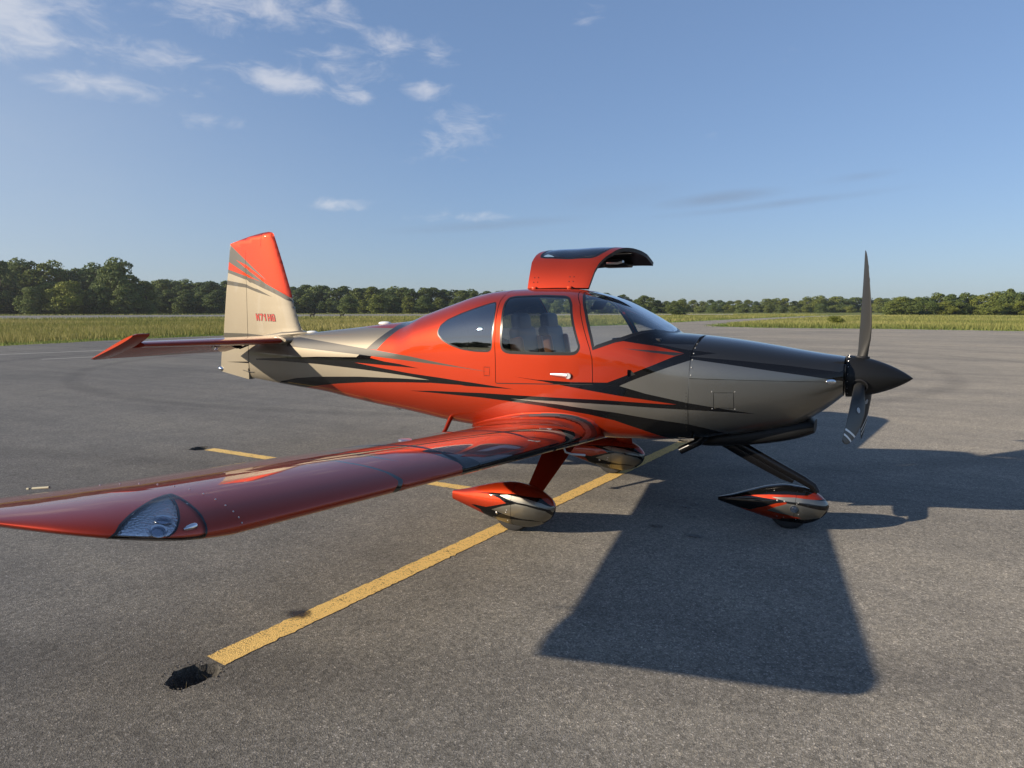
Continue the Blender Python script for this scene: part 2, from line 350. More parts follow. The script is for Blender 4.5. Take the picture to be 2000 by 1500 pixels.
FUS_PARTS = {
 'door': [(-0.511,1.872),(-0.51,1.809),(-0.493,1.7),(-0.478,1.544),(-0.475,1.425),(-0.469,1.304),(-0.467,1.104),(-0.452,1.092),(0.453,1.13),(0.455,1.18),(0.448,1.337),(0.423,1.425),(0.377,1.535),(0.328,1.646),(0.264,1.782),(0.168,1.891)],
 'doorwin_out': [(-0.439,1.846),(-0.375,1.858),(-0.114,1.865),(0.099,1.856),(0.151,1.835),(0.199,1.782),(0.261,1.634),(0.325,1.479),(0.343,1.434),(0.33,1.395),(0.307,1.373),(0.271,1.363),(0.021,1.357),(-0.331,1.357),(-0.381,1.371),(-0.412,1.403),(-0.421,1.462),(-0.426,1.605),(-0.446,1.748),(-0.453,1.809)],
 'rearwin': [(-0.556,1.806),(-0.534,1.791),(-0.51,1.736),(-0.496,1.628),(-0.498,1.52),(-0.501,1.412),(-0.516,1.379),(-0.548,1.364),(-0.685,1.363),(-0.841,1.377),(-0.972,1.41),(-1.074,1.451),(-1.135,1.5),(-1.146,1.538),(-1.12,1.596),(-1.05,1.647),(-0.899,1.705),(-0.755,1.751),(-0.62,1.791)],
 'ws_side': [(0.207,1.882),(0.255,1.824),(0.289,1.772),(0.331,1.702),(0.376,1.602),(0.415,1.504),(0.444,1.409),(0.519,1.436),(0.607,1.469),(0.675,1.49),(0.75,1.523),(0.821,1.549),(0.879,1.574),(0.912,1.574)],
 'oil_door': [(1.387,1.108),(1.534,1.113),(1.538,0.991),(1.392,0.989)],
}
PANT_M_PAINT = [
 ('blk', [(-0.326,0.276),(-0.275,0.282),(-0.147,0.301),(0.049,0.315),(0.262,0.301),(0.352,0.236),(0.36,-0.3),(0,-0.3),(-0.265,0.146),(-0.359,0.173),(-0.317,0.179),(-0.202,0.18),(-0.128,0.202),(-0.009,0.239),(-0.074,0.268),(-0.173,0.286)]),
 ('gray', [(-0.073,0.291),(-0.007,0.303),(0.158,0.291),(0.272,0.266),(0.356,0.229),(0.356,0.208),(0.281,0.231),(0.164,0.251),(0.086,0.256),(0.005,0.269)]),
 ('gray', [(-0.148,0.169),(-0.047,0.21),(0.072,0.243),(0.165,0.237),(0.303,0.208),(0.345,0.17),(0.324,0.135),(0.287,0.114),(0.209,0.129),(0.111,0.13),(0.006,0.143),(-0.072,0.156)]),
 ('gray', [(-0.15,0.107),(-0.118,0.109),(0.001,0.113),(0.16,0.12),(0.27,0.117),(0.3,-0.3),(-0.15,-0.3)]),
]
PANT_N_PAINT = [
 ('red', [(1.548,0.228),(1.667,0.253),(1.765,0.271),(1.909,0.288),(2.046,0.293),(2.197,0.36),(2.197,0.262),(2.093,0.266),(1.957,0.273),(1.816,0.262),(1.782,0.255),(1.846,0.245),(1.798,0.24),(1.668,0.242)]),
 ('gray', [(1.787,0.256),(1.957,0.273),(2.093,0.266),(2.197,0.25),(2.197,0.217),(2.051,0.237),(1.894,0.237),(1.846,0.245)]),
 ('gray', [(1.743,0.149),(1.82,0.183),(1.904,0.221),(2.007,0.216),(2.197,0.18),(2.197,0.203),(2.142,0.12),(2.055,0.104),(2.01,0.1),(1.917,0.127),(1.845,0.133)]),
 ('red', [(1.897,0.23),(1.819,0.211),(1.752,0.18),(1.673,0.149),(1.62,0.123),(1.536,0.128),(1.58,0.08),(1.75,0.02),(1.869,0.093),(2.01,0.112),(1.917,0.125),(1.845,0.133),(1.753,0.145),(1.82,0.183),(1.9,0.217)]),
]
# ---------------- surface cutting: one Delaunay mesh per skin, every panel and colour edge a real edge ----------------
def inside(poly, pts):
    p = np.asarray(poly, float); x, y = pts[:, 0], pts[:, 1]; r = np.zeros(len(pts), bool)
    x0, y0 = p[:, 0], p[:, 1]; x1, y1 = np.roll(x0, -1), np.roll(y0, -1)
    for a, b, c, d in zip(x0, y0, x1, y1):
        if b == d: continue
        k = (b > y) != (d > y)
        r ^= k & (x < (c - a) * (y - b) / (d - b) + a)
    return r
def dense(poly, step=.035, closed=True):
    p = [np.array(q, float) for q in poly]; out = []
    for i in range(len(p) if closed else len(p)-1):
        a, b = p[i], p[(i+1) % len(p)]; n = max(1, int(np.ceil(np.linalg.norm(b-a)/step)))
        out += [a + (b-a)*k/n for k in range(n)]
    if not closed: out.append(p[-1])
    return np.array(out)
def chaikin(poly, it=2):
    p = np.asarray(poly, float)
    for _ in range(it):
        q = np.roll(p, -1, 0); p = np.stack([.75*p+.25*q, .25*p+.75*q], 1).reshape(-1, 2)
    return p
def offset_poly(poly, d):
    p = np.asarray(poly, float); a = np.roll(p, 1, 0); b = np.roll(p, -1, 0)
    area = .5*np.sum(p[:, 0]*b[:, 1]-b[:, 0]*p[:, 1])
    t1 = p-a; t2 = b-p
    t1 /= np.maximum(np.linalg.norm(t1, axis=1), 1e-9)[:, None]; t2 /= np.maximum(np.linalg.norm(t2, axis=1), 1e-9)[:, None]
    n = np.stack([(t1+t2)[:, 1], -(t1+t2)[:, 0]], 1); n /= np.maximum(np.linalg.norm(n, axis=1), 1e-9)[:, None]
    return p + n*d*(1 if area > 0 else -1)
def stroke(pts, w):
    p = np.asarray(pts, float); t = np.gradient(p, axis=0); t /= np.maximum(np.linalg.norm(t, axis=1), 1e-9)[:, None]
    n = np.stack([-t[:, 1], t[:, 0]], 1)*w/2
    return np.concatenate([p+n, (p-n)[::-1]])
class Skin:
    """fpoint(a,b)->Nx3, fnormal(a,b)->Nx3 over a rectangle a0..a1, b0..b1 (b already near-metric)"""
    def __init__(self, fpoint, fnormal, A, B, polys, flip=False):
        ga, gb = np.meshgrid(A, B, indexing='ij'); g = np.stack([ga.ravel(), gb.ravel()], 1)
        lo = np.array([A[0], B[0]]); hi = np.array([A[-1], B[-1]])
        verts = [Vector(v) for v in g]; edges = []
        for p in polys:
            q = np.clip(np.asarray(p, float), lo, hi); n0 = len(verts)
            verts += [Vector(v) for v in q]; n = len(q)
            edges += [(n0+i, n0+(i+1) % n) for i in range(n)]
        r = delaunay_2d_cdt(verts, edges, [], 0, 1e-5, False)
        self.q = np.array([tuple(v) for v in r[0]]); T = np.array([f for f in r[2] if len(f) == 3], int)
        q = self.q; ar = .5*((q[T[:, 1], 0]-q[T[:, 0], 0])*(q[T[:, 2], 1]-q[T[:, 0], 1])-(q[T[:, 2], 0]-q[T[:, 0], 0])*(q[T[:, 1], 1]-q[T[:, 0], 1]))
        T = T[np.abs(ar) > 1e-9]
        self.T = T[:, ::-1] if flip else T
        self.c = self.q[self.T].mean(1)
        self.P = fpoint(self.q[:, 0], self.q[:, 1]); self.N = fnormal(self.q[:, 0], self.q[:, 1])
    def mask(self, poly): return inside(poly, self.c)
    def build(self, name, m, mats, parent, midx=None, off=0.0, flip=False, xform=None, smooth=True):
        T = self.T[m]
        if len(T) == 0: return None
        u, inv = np.unique(T, return_inverse=True); F = inv.reshape(T.shape)
        P = self.P[u] + self.N[u]*off; N = self.N[u]
        if flip: F = F[:, ::-1]; N = -N
        if xform is not None: P, N = xform(P), xform(N, True)
        return mesh_obj(name, P, F, mats, parent, None if midx is None else midx[m], N if smooth else None, smooth)
    def solid(self, name, m, mats, parent, depth, midx=None, inner=0, xform=None):
        """outer skin + inner skin + rim"""
        T = self.T[m]; u, inv = np.unique(T, return_inverse=True); F = inv.reshape(T.shape); n = len(u)
        P0 = self.P[u]; N0 = self.N[u]; P1 = P0 - N0*depth
        e = {}
        for f in F:
            for i in range(3):
                a, b = f[i], f[(i+1) % 3]
                if (b, a) in e: del e[(b, a)]
                else: e[(a, b)] = 1
        faces = [tuple(f) for f in F] + [tuple(int(k)+n for k in f[::-1]) for f in F]
        V = np.concatenate([P0, P1]); Nn = np.concatenate([N0, -N0]); rim = []
        k0 = 2*n; rv = []; rn = []
        for a, b in e:
            nn = np.cross(P0[b]-P0[a], N0[a]); nn /= max(np.linalg.norm(nn), 1e-9)
            rv += [P0[a], P0[b], P1[b], P1[a]]; rn += [nn]*4
            rim.append((k0, k0+3, k0+2, k0+1)); k0 += 4
        V = np.concatenate([V, np.array(rv)]); Nn = np.concatenate([Nn, np.array(rn)])
        if xform is not None: V, Nn = xform(V), xform(Nn, True)
        mi = (list(midx[m]) if midx is not None else [0]*len(F)) + [inner]*(len(F)+len(rim))
        return mesh_obj(name, V, faces + rim, mats, parent, mi, Nn)

plane = empty('aeroplane')
tag(plane, 'red, black and silver low-wing propeller aeroplane standing on the tarmac, far door raised', 'aeroplane')

# ---------------- fuselage, cowling, doors, windows ----------------
fus = Loft(FUS_ROWS); QS = 1.6
def f_pt(x, q): return fus.point(x, q/QS)
def f_nm(x, q): return fus.normal(x, q/QS)
def to_q(poly, step=.035):
    d = dense(poly, step); x = np.clip(d[:, 0], fus.x0, fus.x1)
    return np.stack([x, fus.s_of(x, d[:, 1])*QS], 1)
def mir(p): p = np.array(p); p[:, 1] *= -1; return p
def s_of_y(x, y):
    Y, Z, Lm = fus.table(np.array([x])); k = Y.shape[1]//2
    return float(np.interp(y, Y[0][:k], Lm[0][:k]))*QS
paint_q = [(COLORS[n], to_q(p)) for n, p in FUS_PAINT]
dz = FUS_PARTS['door']
door_side = to_q(dz, .03)[: -1]
hx0, hx1 = dz[0][0]+.012, dz[-1][0]-.02
def line_q(pts, step=.03):
    d = dense(pts, step, False); return np.stack([d[:, 0], fus.s_of(d[:, 0], d[:, 1])*QS], 1)
door_q = np.concatenate([line_q(dz), [(hx1-.01, s_of_y(hx1, .035)), ((hx0+hx1)/2, s_of_y(-.2, .035)), (hx0+.02, s_of_y(hx0, .035))]])
door_gap = offset_poly(door_q, -.006)
win_out = chaikin(to_q(FUS_PARTS['doorwin_out'], .06), 2); win_in = offset_poly(win_out, -.020)
rear_out = chaikin(to_q(FUS_PARTS['rearwin'], .06), 2); rear_in = offset_poly(rear_out, -.011)
ws_r = np.concatenate([line_q(FUS_PARTS['ws_side'][:-2], .04), [(.895, .30), (.935, .20), (.958, .10)]])
ws_q = np.concatenate([ws_r, [(.966, .0)], mir(ws_r)[::-1], [(.20, -.20), (.215, 0.0), (.20, .20)]])
ws_in = offset_poly(ws_q, -.024)
oil_q = to_q(FUS_PARTS['oil_door'], .05); oil_in = offset_poly(oil_q, -.004)
zs = 1.209
cowl_seam_q = np.array([(1.203, -QS), (1.207, -QS), (1.207, QS), (1.203, QS)])
mid_r = np.stack([np.linspace(1.207, 2.262, 40), fus.s_of(np.linspace(1.207, 2.262, 40), np.full(40, zs))*QS], 1)
mid_seam = stroke(mid_r, .004)
vent_q = to_q([(.735, 1.262), (.76, 1.262), (.80, 1.225), (.735, 1.205)], .05)
hatch_q = to_q([(-.590, 1.235), (-.525, 1.235), (-.525, 1.155), (-.590, 1.155)], .05); hatch_in = offset_poly(hatch_q, -.004)
tail_ring = stroke(np.stack([np.full(30, -3.43), np.linspace(.05, .75, 30)], 1), .005)
pol = []
for _, p in paint_q: pol += [p, mir(p)]
for p in (door_q, door_gap, win_out, win_in, rear_out, rear_in, oil_q, oil_in, mid_seam, hatch_q, hatch_in, tail_ring, vent_q): pol += [p, mir(p)]
pol += [ws_q, ws_in, cowl_seam_q]
XA = np.unique(np.concatenate([np.linspace(-4.205, -1.8, 44), np.linspace(-1.8, 1.2, 76), np.linspace(1.2, 2.262, 32)]))
sk = Skin(f_pt, f_nm, XA, np.linspace(-QS, QS, 97), pol, flip=True)
ci = np.zeros(len(sk.T), int)
for c, p in paint_q: ci[sk.mask(p) | sk.mask(mir(p))] = c
def both(p): return sk.mask(p), sk.mask(mir(p))
dR, dL = both(door_q); gR, gL = both(door_gap); wR, wL = both(win_out); iR, iL = both(win_in)
rR, rL = both(rear_out); riR, riL = both(rear_in); ws, wsi = sk.mask(ws_q), sk.mask(ws_in)
ws &= ~(dR | dL); wsi &= ~(dR | dL)
oR, oL = both(oil_q); oiR, oiL = both(oil_in); msR, msL = both(mid_seam); hR, hL = both(hatch_q); hiR, hiL = both(hatch_in)
tR, tL = both(tail_ring); vR, vL = both(vent_q); cs = sk.mask(cowl_seam_q)
seam = (dR & ~gR) | (dL & ~gL) | msR | msL | cs | (oR & ~oiR) | (oL & ~oiL) | (hR & ~hiR) | (hL & ~hiL) | tR | tL
cabin_hole = rR | rL | ws
cowl = (sk.c[:, 0] > 1.207) & ~seam
zc_mid = np.array([np.interp(x, mid_r[:, 0], mid_r[:, 1]) for x in sk.c[:, 0]])
up_cowl = cowl & (np.abs(sk.c[:, 1]) < zc_mid) & ~oiR & ~oiL; lo_cowl = cowl & ~up_cowl & ~oiR & ~oiL
body = ~cowl & ~seam & ~dR & ~dL & ~cabin_hole & ~oiR & ~oiL & ~vR & ~vL
sk.build('fuselage', body, PAINTS, plane, ci)
sk.build('panel_seam', seam & ~(dL & ~gL), SEAM, plane, None, -.004)['kind'] = 'stuff'
uc = sk.build('upper_cowling', up_cowl, PAINTS, plane, ci); lc = sk.build('lower_cowling', lo_cowl, PAINTS, plane, ci)
sk.build('oil_door', oiR, PAINTS, lc, ci, -.0005); sk.build('oil_door', oiL, PAINTS, lc, ci, -.0005)
sk.build('side_vent', vR, SEAM, plane, None, -.02); sk.build('side_vent', vL, SEAM, plane, None, -.02)
# cabin lining behind the skin
cab = (sk.c[:, 0] > -1.42) & (sk.c[:, 0] < 1.0) & body
sk.build('cabin_lining', cab, LINER, plane, None, -.028, flip=True)
# windows
for m_o, m_i in ((rR, riR), (rL, riL)):
    w = sk.build('rear_window', m_i, TINT, plane); sk.build('window_frame', m_o & ~m_i, SEAL, w)
w = sk.build('windshield', wsi, GLASS, plane, None, -.002); sk.build('window_frame', ws & ~wsi, SEAL, w)
# closed door on the near side
d1 = sk.solid('door', gR & ~wR, PAINTS + [LINER], plane, .03, ci, 5)
wp = sk.build('window_pane', iR, GLASS, d1, None, -.002); sk.build('window_seal', wR & ~iR, SEAL, d1)
# raised door on the far side
HY, HZ, TH = .03, 1.924, R(70)
def swing(P, isn=False):
    P = np.array(P); y, z = (P[:, 1], P[:, 2]) if isn else (P[:, 1]-HY, P[:, 2]-HZ)
    Q = P.copy(); Q[:, 1] = y*math.cos(TH) - z*math.sin(TH); Q[:, 2] = y*math.sin(TH) + z*math.cos(TH)
    if not isn: Q[:, 1] += HY; Q[:, 2] += HZ
    return Q
d2 = sk.solid('door', gL & ~wL, PAINTS + [PLASTIC], plane, .035, ci, 5, swing)
d2['label'] = 'far cabin door swung up above the roof'
sk.build('window_pane', iL, GLASS, d2, None, -.002, xform=swing); sk.build('window_seal', wL & ~iL, SEAL, d2, xform=swing)
def sw(p): return tuple(swing(np.array([p]))[0])
for x in (-.40, -.04):                                   # hinge arms and their screws
    bm = bmesh.new(); bm_box(bm, (x, .035, 1.935), (.045, .04, .025), None, .005); bm_obj('hinge', bm, RED, d2)
bm = bmesh.new()
for x in (-.40, -.04):
    for dx in (-.02, .02):
        for sq in (.05, .085):
            P, Nn = fus.point([x+dx], [-(s_of_y(x, .035)/QS + sq/QS)]), fus.normal([x+dx], [-(s_of_y(x, .035)/QS + sq/QS)])
            Q = swing(P)[0]; bmesh.ops.create_icosphere(bm, subdivisions=1, radius=.006, matrix=Matrix.Translation(Q))
bm_obj('hinge_screws', bm, SEAM, d2)['kind'] = 'stuff'
bm = bmesh.new()
bm_box(bm, sw((.12, .545, 1.235)), (.26, .16, .035), None, .01)
bm_box(bm, sw((-.1, .56, 1.33)), (.6, .03, .03), None, .008)
bm_obj('door_latch', bm, PLASTIC, d2)
bm = bmesh.new()
bm_tube(bm, [sw((.05, .52, 1.36)), sw((.18, .50, 1.40)), sw((.27, .47, 1.5))], .012, 8)
bm_obj('grab_handle', bm, ALU, d2)
# door handle
def on_side(x, z, off=0.0, side=1):
    s = fus.s_of([x], [z])*side; P = fus.point([x], s)[0]; n = fus.normal([x], s)[0]
    return Vector(P + n*off), Vector(n)
bm = bmesh.new()
pts = [on_side(x, z, .012)[0] for x, z in ((.235, 1.197), (.19, 1.200), (.13, 1.201), (.085, 1.202))]
bm_tube(bm, pts, [.020, .016, .013, .008], 10, True, (.5, 1))
p, n = on_side(.245, 1.195, .004)
bm_lathe(bm, [(-.012, .024), (.006, .024), (.010, .018), (.011, 0.001)], 20, p, 'y')
for v in bm.verts: pass
bm_obj('door_handle', bm, ALU, d1)
# cowl fasteners and nose light
def dots(name, spots, r, mat, parent, side=(1,)):
    bm = bmesh.new()
    for sgn in side:
        for x, z in spots:
            p, n = on_side(x, z, 0.0, sgn)
            q = n.to_track_quat('Z', 'Y').to_matrix().to_4x4()
            bmesh.ops.create_uvsphere(bm, u_segments=8, v_segments=6, radius=r, matrix=Matrix.Translation(p) @ q @ Matrix.Diagonal((1, 1, .35, 1)))
    o = bm_obj(name, bm, mat, parent); o['kind'] = 'stuff'; return o
dots('cowl_screws', [(1.222, z) for z in (1.235, 1.295, 1.352, 1.40, 1.44, 1.47)], .0065, STEEL, uc, (1, -1))
dots('cowl_screws', [(1.378, 1.113), (1.543, 1.118), (1.383, .983), (1.546, .985)], .005, STEEL, lc)
dots('cowl_rivets', [(1.19, .80+.027*i) for i in range(12)], .0035, SEAM, lc)
p, n = on_side(2.185, 1.211, .004)
bm = bmesh.new(); bmesh.ops.create_uvsphere(bm, u_segments=20, v_segments=12, radius=1, matrix=Matrix.Translation(p) @ n.to_track_quat('Z', 'Y').to_matrix().to_4x4() @ Matrix.Diagonal((.036, .020, .007, 1)))
bm_obj('nose_light', bm, CHROME, lc)
# front bulkhead of the cowl with inlet rims
Q = fus.point(np.full(64, 2.262), np.linspace(-1, 1, 64))
V = [(2.262, 0, 1.235)] + Q.tolist(); F = [(0, i+1, i) for i in range(1, 64)]
mesh_obj('cowl_front', V, F, SATIN, plane, smooth=False)
for sgn in (-1, 1):
    bm = bmesh.new(); bm_lathe(bm, [(-.03, .058), (.012, .060), (.016, .052), (-.03, .046)], 24, (2.262, sgn*.155, 1.275), 'x')
    bm_obj('air_inlet', bm, SATIN, lc)
# rear end cap and interior
mesh_obj('tail_bulkhead', [(-4.2, 0, 1.15)] + fus.point(np.full(40, -4.2), np.linspace(-1, 1, 40)).tolist(), [(0, i, i+1) for i in range(1, 40)], TAN, plane, smooth=False)
bm = bmesh.new(); bm_box(bm, (.0, 0, .80), (1.7, .96, .02)); bm_obj('cabin_floor', bm, LINER, plane, False)
bp_ = fus.point(np.full(40, -1.39), np.linspace(-1, 1, 40)); bp_ = np.array([-1.39, 0, 1.2]) + (bp_ - np.array([-1.39, 0, 1.2]))*.93
mesh_obj('cabin_bulkhead', [(-1.39, 0, 1.2)] + bp_.tolist(), [(0, i+1, i) for i in range(1, 40)], LINER, plane, smooth=False)
bm = bmesh.new()
bm_box(bm, (.70, 0, 1.30), (.05, .98, .36), None, .01); bm_box(bm, (.80, 0, 1.492), (.30, .86, .035), None, .012); bm_box(bm, (.60, 0, 1.488), (.14, .80, .03), None, .01)
bm_obj('instrument_panel', bm, PLASTIC, plane)
bm = bmesh.new(); bm_tube(bm, [(.93, 0, 1.545), (.60, 0, 1.72), (.33, 0, 1.84)], .014, 8); bm_obj('windshield_brace', bm, ALU, plane)
for sgn in (-1, 1):
    bm = bmesh.new(); bm_tube(bm, [(.80, sgn*.50, 1.47), (.62, sgn*.50, 1.62), (.44, sgn*.45, 1.78), (.30, sgn*.36, 1.85)], .03, 8, True, (1, .6))
    if sgn > 0: bm_obj('door_pillar', bm, PLASTIC, plane)
    else: bm.free()
bm = bmesh.new(); bm_box(bm, (.26, 0, 1.835), (.12, .46, .025), None, .01); bm_box(bm, (.33, -.18, 1.775), (.02, .26, .09), Matrix.Rotation(R(35), 3, 'Y'), .008); bm_obj('sun_visor', bm, PLASTIC, plane)
for sgn in (-1, 1):
    st = empty('seat', (-.20, sgn*.29, .82), plane)
    bm = bmesh.new(); bm_box(bm, (-.10, 0, .44), (.10, .40, .66), Matrix.Rotation(R(-11), 3, 'Y'), .045, 4); bm_obj('backrest', bm, LEATHER, st)
    for e in (-1, 1):
        bm = bmesh.new(); bm_box(bm, (-.07, e*.19, .40), (.13, .06, .56), Matrix.Rotation(R(-11), 3, 'Y'), .028, 4); bm_obj('bolster', bm, LEATHER2, st)
    bm = bmesh.new(); bm_box(bm, (-.17, 0, .80), (.09, .27, .17), Matrix.Rotation(R(-8), 3, 'Y'), .04, 4); bm_obj('headrest', bm, LEATHER, st)
    bm = bmesh.new(); bm_box(bm, (.16, 0, .14), (.46, .44, .14), None, .05, 4); bm_obj('cushion', bm, LEATHER, st)
    for e in (-1, 1):
        bm = bmesh.new(); bm_tube(bm, [(-.155, e*.09, .74), (-.06, e*.10, .50), (.03, e*.12, .26)], .022, 6, True, (1, .12)); bm_obj('shoulder_belt', bm, PLASTIC, st)
bm = bmesh.new()
bm_box(bm, (-1.05, 0, 1.02), (.12, 1.0, .36), Matrix.Rotation(R(-14), 3, 'Y'), .05, 3); bm_obj('rear_bench', bm, LEATHER, plane)

# ---------------- wings ----------------
W_XLE, W_CH, W_Z0, W_DIH, W_INC = .509, 1.36, .706, math.tan(R(3.886)), math.tan(R(2.6))
def naca(xc, t=.124, m=.0273, p=.2843):
    xc = np.clip(xc, 0, 1)
    yt = 5*t*(.2969*np.sqrt(xc)-.126*xc-.3516*xc**2+.2843*xc**3-.1036*xc**4)
    yc = np.where(xc < p, m/p**2*(2*p*xc-xc**2), m/(1-p)**2*((1-2*p)+2*p*xc-xc**2))
    return yc+yt, yc-yt
def fd_normal(fp, a, b, ea=.004, eb=.004, sgn=1):
    a = np.asarray(a, float); b = np.asarray(b, float)
    n = np.cross(fp(a+ea, b)-fp(a-ea, b), fp(a, b+eb)-fp(a, b-eb)); n /= np.maximum(np.linalg.norm(n, axis=1), 1e-9)[:, None]
    return n*sgn
UQ = 1.15
TY = [4.15, 4.35, 4.5, 4.62, 4.72, 4.80, 4.88]; TX = [.509, .50, .435, .30, .09, -.12, -.6]
def make_wing(side):                                   # side -1 near, +1 far
    def wp(y, qa):
        u = np.clip(np.asarray(qa)/UQ, -1.0, 1.0); ay = np.asarray(y, float); xc = u*u
        up, lo = naca(xc); dx = xc*W_CH
        z = W_Z0 + W_DIH*(ay-.6) - dx*W_INC + np.where(u >= 0, up, lo)*W_CH
        return np.stack([W_XLE-dx, side*ay, z], 1)
    def xq(pts, sm=True):                              # (x, |y|) on the upper side -> (y, q)
        p = np.array(pts, float); return np.stack([p[:, 1], np.sqrt(np.clip((W_XLE-p[:, 0])/W_CH, 0, 1))*UQ*np.where(p[:, 0] > W_XLE, -1, 1)], 1)
    def lep(y, below=.25): return (y, -below*UQ)
    def curve(pts): p = xq(pts); return dense(np.concatenate([p]), .04, False)
    # dark field, its black edge stripe, thin stripe, spike
    A = curve([(.501,2.634),(.473,2.637),(.416,2.681),(.315,2.713),(.216,2.751),(.065,2.775),(-.20,2.80),(-.55,2.80),(-.851,2.78)])
    B = curve([(.494,2.455),(.471,2.478),(.391,2.548),(.314,2.622),(.234,2.688),(.12,2.742),(.0,2.775)])
    Cc = curve([(.508,2.00),(.503,1.946),(.483,1.854),(.431,1.652),(.373,1.463),(.25,1.36),(.05,1.28),(-.3,1.22),(-.851,1.18)])
    dark = np.concatenate([[lep(2.64)], A, Cc[::-1], [lep(2.03)]])
    band = np.concatenate([[lep(2.64)], A[:-14], B[::-1], [lep(2.44)]])
    s1 = np.concatenate([[lep(3.218)], curve([(.504,3.218),(.493,3.204),(.432,3.221),(.351,3.261),(.253,3.297),(.144,3.312),(-.10,3.32)]), curve([(-.10,3.318),(.121,3.282),(.239,3.276),(.356,3.230),(.439,3.192),(.491,3.166),(.504,3.180)]), [lep(3.18)]])
    s2 = np.concatenate([curve([(.353,3.019),(.284,3.074),(.173,3.09),(.034,3.075),(-.114,3.057),(-.40,3.0),(-.851,2.95)]), curve([(-.851,2.90),(-.40,2.93),(-.203,2.958),(-.038,2.99),(.129,3.034),(.236,3.050)])])
    def arc(o, i): return np.concatenate([[lep(o[0][1])], curve(o), curve(i[::-1]), [lep(i[0][1])]])
    a1 = arc([(.505,1.43),(.486,1.24),(.447,1.12),(.374,1.049),(.262,1.053),(.098,1.055),(-.12,1.03)], [(.508,1.25),(.503,1.192),(.468,.985),(.408,.903),(.309,.905),(.12,.985),(-.12,1.02)])
    a2 = arc([(.507,1.146),(.492,.946),(.449,.766),(.375,.671),(.216,.605),(-.02,.575),(-.3,.56)], [(.507,1.0),(.497,.898),(.441,.726),(.351,.614),(.169,.556),(-.083,.54),(-.3,.552)])
    a3 = arc([(.507,1.0),(.497,.898),(.441,.726),(.351,.614),(.169,.556),(-.083,.54),(-.3,.535)], [(.508,.848),(.474,.684),(.402,.57),(.30,.515),(.1,.497),(-.1,.50),(-.3,.52)])
    a4 = arc([(.508,.848),(.474,.684),(.402,.57),(.30,.515),(.1,.497),(-.1,.49),(-.3,.50)], [(.509,.685),(.481,.56),(.44,.50),(.36,.468),(.25,.455),(.05,.46),(-.3,.49)])
    lead = np.array([lep(2.64), (2.64, .10), (2.0, .10), (1.2, .13), (.9, .12), lep(.9)])
    cols = [(2, dark), (3, lead), (3, band), (2, s1), (2, s2), (3, a1), (3, a2), (4, a3), (2, a4)]
    hu = math.sqrt(.775)*UQ
    flap = np.array([(.78, hu), (2.38, hu), (2.38, UQ), (.78, UQ)]); ail = np.array([(2.40, hu), (4.10, hu), (4.10, UQ), (2.40, UQ)])
    lines = [stroke(dense([(.78, hu), (4.10, hu)], .1, False), .006), stroke(np.array([(2.39, hu), (2.39, UQ)]), .012), stroke(np.array([(4.105, hu), (4.105, UQ)]), .010),
             stroke(np.array([(1.62, 0.02), (1.62, hu)]), .0025), stroke(np.array([(2.62, 0.0), (2.62, hu)]), .0025)]
    loflap = flap*[1, -1]; loail = ail*[1, -1]
    Y = np.linspace(.45, 4.15, 75); Qg = np.concatenate([-np.linspace(1, 0, 22)[:-1], np.linspace(0, 1, 30)])*UQ
    s = Skin(wp, lambda a, b: fd_normal(wp, a, np.clip(b, -UQ+.006, UQ-.006), sgn=1 if side < 0 else -1), Y, Qg, [p for _, p in cols] + [flap, ail, loflap, loail] + lines, flip=side > 0)
    # outward check
    if np.sum(s.N[:, 2]*(s.q[:, 1])) < 0: s.N = -s.N
    t0 = s.T[0]; fn = np.cross(s.P[s.T[:, 1]]-s.P[s.T[:, 0]], s.P[s.T[:, 2]]-s.P[s.T[:, 0]])
    if np.sum(fn*s.N[s.T[:, 0]]) < 0: s.T = s.T[:, ::-1]
    ci = np.zeros(len(s.T), int)
    for c, p in cols: ci[s.mask(p)] = c
    ln = np.zeros(len(s.T), bool)
    for p in lines: ln |= s.mask(p)
    fm = (s.mask(flap) | s.mask(loflap)) & ~ln; am = (s.mask(ail) | s.mask(loail)) & ~ln
    w = s.build('wing', ~fm & ~am & ~ln, PAINTS, plane, ci)
    w['label'] = 'near wing in the foreground with the landing light in its tip' if side < 0 else 'far wing beyond the fuselage'
    s.build('flap', fm, PAINTS, w, ci); s.build('aileron', am, PAINTS, w, ci); s.build('panel_gap', ln, SEAM, w, None, -.004)
    # root fillet
    xs = np.linspace(.004, .985, 150)**1.25; V = []; NK = 25
    for xc in xs:
        up, lo = naca(np.array([xc])); x = W_XLE - xc*W_CH
        yw = .86; zw = W_Z0 + W_DIH*(yw-.6) - xc*W_CH*W_INC + up[0]*W_CH
        zf = zw + .055*min(1, (1-xc)/.45)**.8*min(1, xc/.04)**.5 + .004; yf = -float(fus.point([x], fus.s_of([x], [zf]))[0][1])
        zk = zw - W_DIH*(yw-yf)
        for k in range(NK):
            t = k/(NK-1); zz = (1-t)**2*zw + 2*t*(1-t)*zk + t*t*zf; yy = (1-t)**2*yw + 2*t*(1-t)*(yf+.01) + t*t*(yf-.003)
            V.append((x, side*yy, zz+.0015*(1-t)))
    F = [((i*NK+k), (i*NK+k+1), (i+1)*NK+k+1, (i+1)*NK+k) for i in range(149) for k in range(NK-1)]
    if side > 0: F = [f[::-1] for f in F]
    VA = np.array(V); FA = np.array(F); cx = VA[FA][:, :, 0].mean(1); ct = ((FA % NK)/(NK-1)).mean(1)
    qf = xq(np.c_[cx, .86 - .44*ct]); fc = np.zeros(len(F), int)
    for cc, p in cols:
        if p is not dark and p is not lead: fc[inside(p, qf)] = cc
    mesh_obj('root_fairing', V, F, PAINTS, w, fc)
